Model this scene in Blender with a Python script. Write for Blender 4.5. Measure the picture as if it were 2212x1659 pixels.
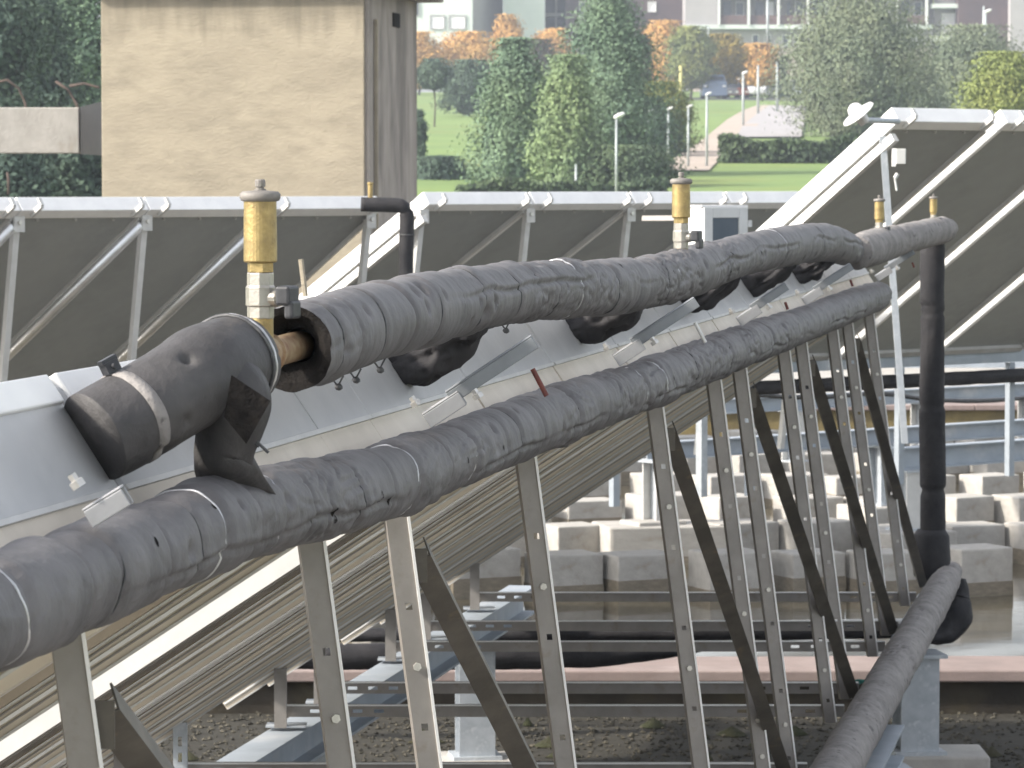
import bpy, math, random
import numpy as np
from mathutils import Vector, Matrix, noise
R = math.radians
sc = bpy.context.scene
for o in list(bpy.data.objects):
    bpy.data.objects.remove(o)
C = sc.collection

# ------------------------------------------------------------------ camera
F = 8000.0                                   # focal length in units of a 2212 px wide frame
PITCH = math.atan((829.5 - 398.0) / F)
cam_d = bpy.data.cameras.new('camera')
cam_d.sensor_width = 36.0
cam_d.lens = 36.0 * F / 2212.0
cam_d.clip_start = 0.1
cam_d.clip_end = 6000.0
cam_d.dof.use_dof = True
cam_d.dof.focus_distance = 7.0
cam_d.dof.aperture_fstop = 26.0
cam = bpy.data.objects.new('camera', cam_d)
C.objects.link(cam)
cam.location = (0, 0, 0)
cam.rotation_euler = (math.pi / 2 - PITCH, 0, 0)
sc.camera = cam
# ------------------------------------------------------------------ sky, sun, exposure
SUN = Vector((-0.84, -0.27, 0.60)).normalized()      # direction towards the sun
w = bpy.data.worlds.new('World'); sc.world = w; w.use_nodes = True
nt = w.node_tree
bg = nt.nodes['Background']
sky = nt.nodes.new('ShaderNodeTexSky'); sky.sky_type = 'NISHITA'; sky.sun_disc = False
sky.sun_elevation = math.asin(SUN.z); sky.sun_rotation = math.atan2(SUN.x, SUN.y)
sky.air_density = 1.0; sky.dust_density = 2.5; sky.ozone_density = 1.0
hs = nt.nodes.new('ShaderNodeHueSaturation'); hs.inputs['Saturation'].default_value = 0.30      # hazy, milky autumn sky
nt.links.new(sky.outputs[0], hs.inputs['Color']); nt.links.new(hs.outputs[0], bg.inputs[0]); bg.inputs[1].default_value = 0.15
sun_d = bpy.data.lights.new('sun', 'SUN'); sun_d.energy = 2.7; sun_d.angle = R(4); sun_d.color = (1.0, 0.93, 0.82)
sun = bpy.data.objects.new('sun', sun_d); C.objects.link(sun)
sun.rotation_euler = (-SUN).to_track_quat('-Z', 'Y').to_euler()
sc.view_settings.view_transform = 'Standard'; sc.view_settings.look = 'None'
sc.view_settings.gamma = 1.0; sc.view_settings.exposure = 1.25; sc.view_settings.use_curve_mapping = False
sc.cycles.max_bounces = 4; sc.cycles.diffuse_bounces = 2; sc.cycles.glossy_bounces = 3
sc.cycles.volume_bounces = 0; sc.cycles.use_adaptive_sampling = True; sc.cycles.adaptive_threshold = 0.02

CP, SP = math.cos(PITCH), math.sin(PITCH)
def at(u, v, Y):
    """the point of the place at depth Y that lies on the sight line through (u, v) of the survey frame"""
    xc, yc = (u - 1106.0) / F, -(v - 829.5) / F
    d = Vector((xc, CP + yc * SP, -SP + yc * CP))
    return d * (Y / d.y)
K = 0.179                                    # the collector row runs along (K, 1, 0)
DV = Vector((K, 1, 0)).normalized()
def row(X0, Y, h): return Vector((X0 + K * Y, Y, h))
def yrow(u, X0=1.315): return F * X0 / (2538.0 - u)

# ------------------------------------------------------------------ helpers
rng = random.Random(7)
def tag(o, label=None, cat=None, group=None, kind=None):
    if label: o['label'] = label
    if cat: o['category'] = cat
    if group: o['group'] = group
    if kind: o['kind'] = kind
    return o
def empty(name, loc, label, cat, group=None):
    o = bpy.data.objects.new(name, None); C.objects.link(o); o.location = loc
    o.empty_display_size = 0.1
    return tag(o, label, cat, group)
class MB:
    def __init__(s): s.v = []; s.f = []
    def add(s, vs, fs):
        n = len(s.v); s.v += [tuple(p) for p in vs]; s.f += [tuple(i + n for i in q) for q in fs]; return s
    def hexa(s, p):                           # 8 points: bottom quad, top quad
        return s.add(p, [(0, 3, 2, 1), (4, 5, 6, 7), (0, 1, 5, 4), (1, 2, 6, 5), (2, 3, 7, 6), (3, 0, 4, 7)])
    def box(s, c, sx, sy, sz, ax=None):
        X, Y, Z = ax if ax else (Vector((1, 0, 0)), Vector((0, 1, 0)), Vector((0, 0, 1)))
        c = Vector(c); a, b, d = X * sx / 2, Y * sy / 2, Z * sz / 2
        return s.hexa([c - a - b - d, c + a - b - d, c + a + b - d, c - a + b - d, c - a - b + d, c + a - b + d, c + a + b + d, c - a + b + d])
    def span(s, x0, x1, y0, y1, z0, z1):
        return s.box(((x0 + x1) / 2, (y0 + y1) / 2, (z0 + z1) / 2), abs(x1 - x0), abs(y1 - y0), abs(z1 - z0))
    def prism(s, prof, p0, p1, A, B):         # 2-D profile (a, b) swept from p0 to p1
        p0, p1 = Vector(p0), Vector(p1); n = len(prof)
        vs = [p0 + A * a + B * b for a, b in prof] + [p1 + A * a + B * b for a, b in prof]
        fs = [(i, (i + 1) % n, n + (i + 1) % n, n + i) for i in range(n)]
        return s.add(vs, fs + [tuple(range(n - 1, -1, -1)), tuple(range(n, 2 * n))])
    def cyl(s, p0, p1, r0, r1=None, n=16, cap=True):
        p0, p1 = Vector(p0), Vector(p1); r1 = r0 if r1 is None else r1
        t = (p1 - p0).normalized(); a = t.orthogonal().normalized(); b = t.cross(a)
        vs = []
        for p, r in ((p0, r0), (p1, r1)):
            vs += [p + (a * math.cos(2 * math.pi * i / n) + b * math.sin(2 * math.pi * i / n)) * r for i in range(n)]
        fs = [(i, (i + 1) % n, n + (i + 1) % n, n + i) for i in range(n)]
        if cap: fs += [tuple(range(n - 1, -1, -1)), tuple(range(n, 2 * n))]
        return s.add(vs, fs)
    def lathe(s, base, axis, prof, n=20):     # prof: (height, radius)
        base, t = Vector(base), Vector(axis).normalized(); a = t.orthogonal().normalized(); b = t.cross(a)
        vs = []
        for hh, r in prof:
            vs += [base + t * hh + (a * math.cos(2 * math.pi * i / n) + b * math.sin(2 * math.pi * i / n)) * r for i in range(n)]
        fs = []
        for k in range(len(prof) - 1):
            fs += [(k * n + i, k * n + (i + 1) % n, (k + 1) * n + (i + 1) % n, (k + 1) * n + i) for i in range(n)]
        m = (len(prof) - 1) * n
        fs += [tuple(range(n - 1, -1, -1)), tuple(range(m, m + n))]
        return s.add(vs, fs)
    def mesh(s, name, m, smooth=False):
        me = bpy.data.meshes.new(name); me.from_pydata(s.v, [], s.f); me.update()
        if m: me.materials.append(M[m] if isinstance(m, str) else m)
        if smooth: me.shade_smooth()
        return me
    def build(s, name, m, parent=None, smooth=False, loc=None, bevel=0):
        if loc is not None:
            L = Vector(loc); s.v = [tuple(Vector(p) - L) for p in s.v]
        elif parent is not None:
            L = parent.matrix_basis.translation
            if parent.parent is not None: L = L + parent.parent.matrix_basis.translation
            s.v = [tuple(Vector(p) - L) for p in s.v]
        o = bpy.data.objects.new(name, s.mesh(name, m, smooth)); C.objects.link(o)
        if loc is not None: o.location = loc
        o.parent = parent
        if bevel:
            b = o.modifiers.new('bevel', 'BEVEL'); b.width = bevel; b.segments = 2; b.limit_method = 'ANGLE'
        return o
def dup(o, off, parent=None):
    c = o.copy(); C.objects.link(c); c.parent = parent
    if parent is None: c.location = Vector(o.location) + Vector(off)
    for ch in list(o.children): dup(ch, off, c)
    return c

# ------------------------------------------------------------------ materials
M = {}
def mat(name, c1, c2=None, scale=6.0, rough=0.6, metal=0.0, bump=0.0, bscale=None, stretch=(1, 1, 1), lo=0.35, hi=0.65,
        spec=0.4, c3=None, scale3=1.0, lo3=0.5, hi3=0.7, stretch3=(1, 1, 1), island=0.0, detail=4.0, bdist=0.01):
    m = bpy.data.materials.new(name); m.use_nodes = True; M[name] = m
    N, L = m.node_tree.nodes, m.node_tree.links
    p = N['Principled BSDF']; p.inputs['Roughness'].default_value = rough; p.inputs['Metallic'].default_value = metal
    p.inputs['Specular IOR Level'].default_value = spec
    tc = N.new('ShaderNodeTexCoord')
    def nz(sc_, st, det=detail):
        mp = N.new('ShaderNodeMapping'); mp.inputs['Scale'].default_value = st
        L.new(tc.outputs['Object'], mp.inputs['Vector'])
        t = N.new('ShaderNodeTexNoise'); t.inputs['Scale'].default_value = sc_; t.inputs['Detail'].default_value = det
        t.inputs['Roughness'].default_value = 0.62
        L.new(mp.outputs[0], t.inputs['Vector']); return t.outputs['Fac']
    def ramp(src, a, b):
        r = N.new('ShaderNodeMapRange'); r.inputs['From Min'].default_value = a; r.inputs['From Max'].default_value = b
        L.new(src, r.inputs['Value']); return r.outputs[0]
    def mix(f, a, b):
        x = N.new('ShaderNodeMix'); x.data_type = 'RGBA'
        L.new(f, x.inputs['Factor'])
        for s, q in ((a, 6), (b, 7)):
            if isinstance(s, tuple): x.inputs[q].default_value = (*s, 1)
            else: L.new(s, x.inputs[q])
        return x.outputs[2]
    col = c1
    if c2 is not None: col = mix(ramp(nz(scale, stretch), lo, hi), c1, c2)
    if c3 is not None: col = mix(ramp(nz(scale3, stretch3), lo3, hi3), col, c3)
    if island:
        g = N.new('ShaderNodeNewGeometry'); h = N.new('ShaderNodeHueSaturation')
        L.new(ramp(g.outputs['Random Per Island'], -0.0001, 1), h.inputs['Value'])
        mr = N.new('ShaderNodeMapRange'); mr.inputs['To Min'].default_value = 1 - island; mr.inputs['To Max'].default_value = 1 + island
        L.new(g.outputs['Random Per Island'], mr.inputs['Value']); L.new(mr.outputs[0], h.inputs['Value'])
        if isinstance(col, tuple): h.inputs['Color'].default_value = (*col, 1)
        else: L.new(col, h.inputs['Color'])
        col = h.outputs[0]
    if isinstance(col, tuple): p.inputs['Base Color'].default_value = (*col, 1)
    else: L.new(col, p.inputs['Base Color'])
    if bump:
        b = N.new('ShaderNodeBump'); b.inputs['Strength'].default_value = bump; b.inputs['Distance'].default_value = bdist
        L.new(nz(bscale or scale * 3, stretch), b.inputs['Height']); L.new(b.outputs[0], p.inputs['Normal'])
    return m
mat('insulation', (0.142, 0.135, 0.137), (0.092, 0.087, 0.089), 9, 0.6, bump=0.3, bscale=45, c3=(0.050, 0.047, 0.048), scale3=14, lo3=0.60, hi3=0.75, spec=0.5)
mat('insulation_pale', (0.29, 0.27, 0.258), (0.195, 0.182, 0.175), 12, 0.8, bump=0.5, bscale=70, c3=(0.10, 0.092, 0.09), scale3=30, lo3=0.60, hi3=0.68, spec=0.25)
mat('insulation_black', (0.020, 0.0195, 0.022), (0.036, 0.034, 0.036), 10, 0.7, bump=0.3, bscale=50, spec=0.25)
mat('insulation_dark', (0.066, 0.062, 0.063), (0.042, 0.040, 0.041), 9, 0.6, bump=0.3, bscale=45, c3=(0.10, 0.094, 0.092), scale3=5, lo3=0.5, hi3=0.75, spec=0.4)
mat('zinc_dull', (0.235, 0.25, 0.265), (0.19, 0.20, 0.212), 14, 0.55, 0.25, bump=0.05, bscale=40)
mat('zinc_light', (0.40, 0.40, 0.41), (0.33, 0.33, 0.34), 14, 0.5, 0.25, bump=0.05, bscale=40)
mat('foam_cut', (0.012, 0.011, 0.011), (0.025, 0.022, 0.02), 40, 0.95, bump=0.6, bscale=120, spec=0.1)
mat('wire', (0.62, 0.62, 0.63), (0.42, 0.42, 0.43), 60, 0.38, 0.7)
mat('wire_dark', (0.06, 0.06, 0.065), (0.12, 0.12, 0.12), 60, 0.55, 0.2)
mat('brass', (0.46, 0.345, 0.155), (0.36, 0.265, 0.115), 60, 0.42, 0.7, bump=0.15, bscale=200, c3=(0.20, 0.15, 0.085), scale3=18, lo3=0.48, hi3=0.75)
mat('nickel', (0.47, 0.44, 0.395), (0.36, 0.335, 0.30), 50, 0.40, 0.7, bump=0.1, bscale=200)
mat('vent_cap', (0.16, 0.15, 0.14), (0.24, 0.22, 0.20), 40, 0.6, 0.1)
mat('copper_rusty', (0.22, 0.115, 0.06), (0.36, 0.27, 0.16), 45, 0.6, 0.35, bump=0.3, bscale=120)
mat('handle_black', (0.03, 0.031, 0.035), (0.05, 0.05, 0.055), 40, 0.5)
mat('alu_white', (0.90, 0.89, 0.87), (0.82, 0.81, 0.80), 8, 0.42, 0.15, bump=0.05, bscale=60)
mat('alu', (0.62, 0.61, 0.59), (0.52, 0.51, 0.49), 7, 0.45, 0.35, bump=0.08, bscale=80, stretch=(1, 1, 1))
mat('alu_mill', (0.72, 0.64, 0.53), (0.60, 0.53, 0.435), 5, 0.5, 0.2, bump=0.08, bscale=40, c3=(0.78, 0.71, 0.60), scale3=3, lo3=0.5, hi3=0.7)
mat('alu_shiny', (0.86, 0.86, 0.86), (0.74, 0.74, 0.75), 6, 0.34, 0.85)
mat('casing', (0.50, 0.495, 0.495), (0.43, 0.43, 0.435), 6, 0.45, 0.3, bump=0.05, bscale=40, c3=(0.44, 0.43, 0.42), scale3=9, lo3=0.6, hi3=0.85)
mat('back_sheet', (0.315, 0.325, 0.318), (0.275, 0.283, 0.277), 12, 0.7, 0.05, bump=0.12, bscale=150, c3=(0.345, 0.352, 0.342), scale3=0.7, lo3=0.4, hi3=0.7)
mat('galvanised', (0.47, 0.50, 0.53), (0.38, 0.41, 0.44), 14, 0.45, 0.35, bump=0.05, bscale=40, c3=(0.58, 0.60, 0.62), scale3=30, lo3=0.55, hi3=0.75)
mat('strut', (0.31, 0.288, 0.268), (0.245, 0.228, 0.212), 9, 0.45, 0.3, bump=0.06, bscale=60, c3=(0.22, 0.185, 0.15), scale3=16, lo3=0.58, hi3=0.78)
mat('strut_shaded', (0.16, 0.142, 0.118), (0.10, 0.09, 0.075), 9, 0.55, 0.2, bump=0.1, bscale=60, c3=(0.24, 0.18, 0.115), scale3=12, lo3=0.6, hi3=0.75)  # darkened strut metal: shade painted into the colour of the braces
mat('steel_blue', (0.37, 0.41, 0.455), (0.30, 0.335, 0.375), 5, 0.5, 0.2, bump=0.06, bscale=40, c3=(0.46, 0.47, 0.48), scale3=3, lo3=0.55, hi3=0.75)
mat('bolt', (0.72, 0.70, 0.66), (0.55, 0.53, 0.50), 50, 0.35, 0.6)
mat('red_hose', (0.17, 0.045, 0.032), (0.11, 0.032, 0.025), 40, 0.6)
mat('plastic_grey', (0.63, 0.63, 0.61), (0.57, 0.57, 0.55), 10, 0.5)
mat('pane_dark', (0.10, 0.125, 0.15), (0.08, 0.10, 0.12), 3, 0.15, spec=0.6)
mat('concrete', (0.43, 0.41, 0.38), (0.35, 0.332, 0.305), 5, 0.9, bump=0.5, bscale=30, c3=(0.30, 0.26, 0.20), scale3=2.6, lo3=0.60, hi3=0.80)
mat('concrete_wet', (0.25, 0.215, 0.165), (0.17, 0.145, 0.11), 7, 0.55, bump=0.4, bscale=30)
mat('tower_plaster', (0.37, 0.32, 0.24), (0.315, 0.272, 0.205), 1.6, 0.92, bump=0.28, bscale=22, stretch=(1, 1, 2.2), c3=(0.255, 0.222, 0.168), scale3=2.4, lo3=0.47, hi3=0.78, stretch3=(1, 1, 2.6), bdist=0.03)
mat('tower_concrete', (0.40, 0.35, 0.31), (0.31, 0.275, 0.245), 4, 0.92, bump=0.4, bscale=30, stretch=(3, 3, 0.5), c3=(0.21, 0.185, 0.165), scale3=1.1, lo3=0.46, hi3=0.60, stretch3=(2.0, 2.0, 0.55), bdist=0.02)
mat('coping_pink', (0.275, 0.215, 0.197), (0.225, 0.178, 0.165), 5, 0.85, bump=0.25, bscale=50, c3=(0.31, 0.25, 0.232), scale3=2, lo3=0.5, hi3=0.7)
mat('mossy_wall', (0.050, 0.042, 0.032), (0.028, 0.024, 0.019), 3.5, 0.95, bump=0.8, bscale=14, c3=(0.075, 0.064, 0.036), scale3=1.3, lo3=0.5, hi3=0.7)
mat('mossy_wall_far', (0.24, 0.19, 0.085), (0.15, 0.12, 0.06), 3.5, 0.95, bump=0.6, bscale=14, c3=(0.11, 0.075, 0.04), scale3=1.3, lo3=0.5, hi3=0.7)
mat('gravel_bed', (0.042, 0.038, 0.029), (0.026, 0.024, 0.019), 12, 0.95, bump=0.8, bscale=30)
mat('pebble', (0.075, 0.067, 0.05), (0.038, 0.035, 0.027), 3, 0.9, island=0.45)
mat('moss', (0.030, 0.034, 0.014), (0.038, 0.034, 0.016), 6, 0.95, bump=0.8, bscale=60)
mat('bounce_deck', (0.34, 0.315, 0.285), (0.28, 0.26, 0.235), 2, 0.9)
mat('dark_metal', (0.012, 0.012, 0.014), (0.018, 0.018, 0.019), 8, 0.6, bump=0.2, bscale=30)
mat('bark', (0.10, 0.080, 0.062), (0.06, 0.05, 0.04), 8, 0.9, bump=0.4, bscale=30)
mat('bark_red', (0.12, 0.085, 0.07), (0.085, 0.06, 0.05), 8, 0.9)
def leaf(name, a, b): mat(name, a, b, 0.5, 0.8, island=0.22, spec=0.12, detail=2.0)
leaf('leaf_dark', (0.084, 0.120, 0.079), (0.060, 0.090, 0.072))
leaf('leaf_poplar', (0.168, 0.234, 0.138), (0.114, 0.174, 0.120))
leaf('leaf_poplar_light', (0.222, 0.288, 0.138), (0.150, 0.210, 0.120))
leaf('leaf_orange', (0.56, 0.31, 0.10), (0.46, 0.28, 0.10))
leaf('leaf_gold', (0.34, 0.24, 0.05), (0.17, 0.15, 0.045))
leaf('leaf_mixed', (0.216, 0.228, 0.072), (0.120, 0.156, 0.066))
leaf('leaf_willow', (0.198, 0.222, 0.138), (0.144, 0.178, 0.122))
leaf('leaf_lime', (0.24, 0.265, 0.085), (0.17, 0.21, 0.075))
leaf('leaf_brown', (0.10, 0.085, 0.06), (0.07, 0.065, 0.055))
leaf('leaf_hedge', (0.102, 0.138, 0.072), (0.074, 0.108, 0.066))
mat('grass', (0.175, 0.25, 0.070), (0.135, 0.205, 0.060), 0.25, 0.9, bump=0.5, bscale=3, c3=(0.17, 0.20, 0.055), scale3=0.12, lo3=0.5, hi3=0.7)
mat('paving', (0.42, 0.35, 0.29), (0.36, 0.30, 0.255), 0.7, 0.9, bump=0.2, bscale=5)
mat('paving_grey', (0.37, 0.35, 0.35), (0.32, 0.305, 0.305), 0.7, 0.9, bump=0.2, bscale=5)
mat('asphalt', (0.06, 0.058, 0.058), (0.045, 0.044, 0.045), 0.8, 0.9)
mat('white_render', (0.66, 0.70, 0.66), (0.60, 0.64, 0.61), 0.35, 0.9)
mat('grey_render', (0.40, 0.375, 0.38), (0.36, 0.34, 0.345), 0.5, 0.9)
mat('brown_brick', (0.10, 0.062, 0.062), (0.075, 0.05, 0.055), 0.6, 0.9)
mat('railing_brown', (0.145, 0.085, 0.08), (0.11, 0.07, 0.068), 1.0, 0.8)
mat('recess_wall', (0.28, 0.26, 0.25), (0.22, 0.205, 0.20), 0.5, 0.9)
mat('pink_render', (0.47, 0.385, 0.36), (0.43, 0.36, 0.335), 0.5, 0.9)
mat('white_paint', (0.80, 0.79, 0.78), (0.74, 0.73, 0.73), 2, 0.6)
mat('shutter', (0.80, 0.77, 0.80), (0.74, 0.72, 0.75), 3, 0.6)
mat('glass_far', (0.045, 0.055, 0.075), (0.07, 0.08, 0.10), 0.6, 0.2, spec=0.6)
mat('awning_green', (0.04, 0.20, 0.17), (0.03, 0.15, 0.13), 2, 0.7)
mat('lamp_pole', (0.42, 0.45, 0.45), (0.36, 0.39, 0.40), 4, 0.5, 0.3)
mat('yellow_paint', (0.62, 0.55, 0.22), (0.55, 0.48, 0.2), 4, 0.6)
mat('car_blue', (0.16, 0.21, 0.30), None, rough=0.25, spec=0.6); mat('car_white', (0.66, 0.67, 0.70), None, rough=0.25, spec=0.6)
mat('car_red', (0.30, 0.07, 0.04), None, rough=0.3, spec=0.6); mat('car_grey', (0.20, 0.20, 0.22), None, rough=0.25, spec=0.6)
mat('tyre', (0.02, 0.02, 0.02), None, rough=0.8)
def grime(name, z0, z1, col):
    m = M[name]; N, L = m.node_tree.nodes, m.node_tree.links; p_ = N['Principled BSDF']; old = p_.inputs['Base Color'].links[0].from_socket
    tc = N.new('ShaderNodeTexCoord'); sp_ = N.new('ShaderNodeSeparateXYZ'); mp = N.new('ShaderNodeMapping'); mp.inputs['Scale'].default_value = (5, 5, 0.9)
    t = N.new('ShaderNodeTexNoise'); t.inputs['Scale'].default_value = 1.6; t.inputs['Detail'].default_value = 5
    L.new(tc.outputs['Object'], mp.inputs[0]); L.new(mp.outputs[0], t.inputs['Vector']); L.new(tc.outputs['Object'], sp_.inputs[0])
    ad = N.new('ShaderNodeMath'); ad.operation = 'MULTIPLY_ADD'; ad.inputs[1].default_value = 0.9; L.new(t.outputs['Fac'], ad.inputs[0]); L.new(sp_.outputs['Z'], ad.inputs[2])
    r_ = N.new('ShaderNodeMapRange'); r_.inputs['From Min'].default_value = z0; r_.inputs['From Max'].default_value = z1; L.new(ad.outputs[0], r_.inputs['Value'])
    x = N.new('ShaderNodeMix'); x.data_type = 'RGBA'; L.new(r_.outputs[0], x.inputs['Factor']); L.new(old, x.inputs[6]); x.inputs[7].default_value = (*col, 1); L.new(x.outputs[2], p_.inputs['Base Color'])
grime('tower_plaster', 4.70, 5.25, (0.16, 0.14, 0.105))
def water_mat():
    m = mat('water', (0.085, 0.075, 0.052), (0.115, 0.10, 0.072), 0.7, 0.06, spec=0.5)
    N, L = m.node_tree.nodes, m.node_tree.links; p = N['Principled BSDF']
    tc = N.new('ShaderNodeTexCoord'); mp = N.new('ShaderNodeMapping'); mp.inputs['Scale'].default_value = (1.0, 2.2, 1)
    t = N.new('ShaderNodeTexNoise'); t.inputs['Scale'].default_value = 5.0; t.inputs['Detail'].default_value = 3
    t2 = N.new('ShaderNodeTexNoise'); t2.inputs['Scale'].default_value = 0.5
    mr = N.new('ShaderNodeMapRange'); mr.inputs['From Min'].default_value = 0.42; mr.inputs['From Max'].default_value = 0.7; mr.inputs['To Max'].default_value = 0.14
    b = N.new('ShaderNodeBump'); b.inputs['Distance'].default_value = 0.02
    L.new(tc.outputs['Object'], mp.inputs[0]); L.new(mp.outputs[0], t.inputs['Vector']); L.new(tc.outputs['Object'], t2.inputs['Vector'])
    L.new(t2.outputs['Fac'], mr.inputs['Value']); L.new(mr.outputs[0], b.inputs['Strength'])
    L.new(t.outputs['Fac'], b.inputs['Height']); L.new(b.outputs[0], p.inputs['Normal'])
water_mat()

# ================================================================== large structure
WATER, FLOORZ, COPE = -2.80, -2.60, -2.38
def hill(X, Y):
    a = max(0.0, (Y - 60.0)) / 50.0
    h = 0.037 * (Y - 110.0) if Y > 110 else -9.0 * (1 - min(1.0, a)) ** 1.3
    if Y > 330: h = 0.037 * 220 + 0.012 * (Y - 330)
    return h + 0.25 * noise.noise(Vector((X * 0.03, Y * 0.03, 3.1)))
m = MB(); xs = [x for x in np.linspace(-420, 420, 85)]; ys = list(np.linspace(50, 420, 95)) + [460, 520, 600]
m.add([(x * 1.45, y, hill(x * 1.45, y)) for y in ys for x in xs], [(j * len(xs) + i, j * len(xs) + i + 1, (j + 1) * len(xs) + i + 1, (j + 1) * len(xs) + i) for j in range(len(ys) - 1) for i in range(len(xs) - 1)])
tag(m.build('hill', 'grass', smooth=True), kind='structure')
m = MB(); m.add([(-615, -615, -9.4), (615, -615, -9.4), (615, 615, -9.4), (-615, 615, -9.4)], [(0, 1, 2, 3)])
tag(m.build('ground', 'grass'), kind='structure')
# the flat roof the collectors stand on
m = MB(); m.span(-16, 22, -6, 56, -9.3, -2.97); tag(m.build('roof', 'concrete'), kind='structure')
m = MB(); m.span(-15.9, 21.9, 9.6, 18.1, -2.968, FLOORZ)
tag(m.build('roof_gravel_floor', 'gravel_bed'), kind='structure')
m = MB(); m.span(-15.9, 21.9, -5.9, 9.6, -2.968, FLOORZ + .004)
tag(m.build('roof_bounce_floor', 'bounce_deck'), kind='structure')  # unseen pale deck, added to bounce sunlight onto the collector undersides
m = MB(); m.add([(-15.9, 18.62, WATER), (21.9, 18.62, WATER), (21.9, 39.9, WATER), (-15.9, 39.9, WATER)], [(0, 1, 2, 3)])
tag(m.build('water', 'water'), kind='structure')
m = MB(); m.span(-15.9, 21.9, 40.7, 55.9, -2.968, -2.75); tag(m.build('roof_far_deck', 'concrete'), kind='structure')
# gravel
m = MB(); pr = random.Random(3)
for i in range(15000):
    x, y = pr.uniform(-2.2, 4.2), pr.uniform(11.5, 18.1); r = pr.uniform(0.006, 0.019)
    rot = pr.uniform(0, 3.14); ca, sa = math.cos(rot) * r, math.sin(rot) * r; k = pr.uniform(0.5, 0.9)
    z = FLOORZ + r * 0.25
    m.add([(x + ca, y + sa, z), (x - sa * k, y + ca * k, z), (x - ca, y - sa, z), (x + sa * k, y - ca * k, z), (x, y, z + r * 0.6), (x, y, z - r * 0.5)],
          [(0, 1, 4), (1, 2, 4), (2, 3, 4), (3, 0, 4), (1, 0, 5), (2, 1, 5), (3, 2, 5), (0, 3, 5)])
tag(m.build('gravel', 'pebble'), 'dark mossy gravel scattered over the low roof', 'gravel', kind='stuff')
m = MB(); pr = random.Random(5)
for i in range(140):
    x, y, r = pr.uniform(-2.0, 4.0), pr.uniform(12.0, 18.0), pr.uniform(0.03, 0.10); n = 9
    vs = [(x + math.cos(6.283 * q / n) * r * pr.uniform(0.6, 1), y + math.sin(6.283 * q / n) * r * pr.uniform(0.4, 0.7), FLOORZ + 0.005) for q in range(n)] + [(x, y, FLOORZ + 0.05)]
    m.add(vs, [(q, (q + 1) % n, n) for q in range(n)])
tag(m.build('moss_clumps', 'moss', smooth=True), 'green moss cushions growing in the dark gravel', 'moss', kind='stuff')
# low parapet walls with pink coping
def parapet(Y0, Y1, label, wm, joints):
    e = empty('parapet_wall', (0, Y0, FLOORZ), label, 'wall')
    m = MB(); m.span(-15.8, 21.8, Y0 + 0.06, Y1 - 0.06, -2.96, COPE - 0.06); m.build('wall_body', wm, e)
    for a, b in zip(joints[:-1], joints[1:]):
        mm = MB(); dz = rng.uniform(-0.003, 0.003)
        mm.span(a + 0.004, b - 0.004, Y0, Y1, COPE - 0.058, COPE + dz); mm.build('coping_slab', 'coping_pink', e, bevel=0.008)
    return e
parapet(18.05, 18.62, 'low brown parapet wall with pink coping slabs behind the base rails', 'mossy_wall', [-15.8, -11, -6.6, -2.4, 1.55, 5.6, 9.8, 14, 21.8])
parapet(39.9, 40.6, 'distant mossy parapet wall with pink coping beyond the concrete blocks', 'mossy_wall_far', [-15.8, -10, -5, 0, 5, 10, 15, 21.8])

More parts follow.
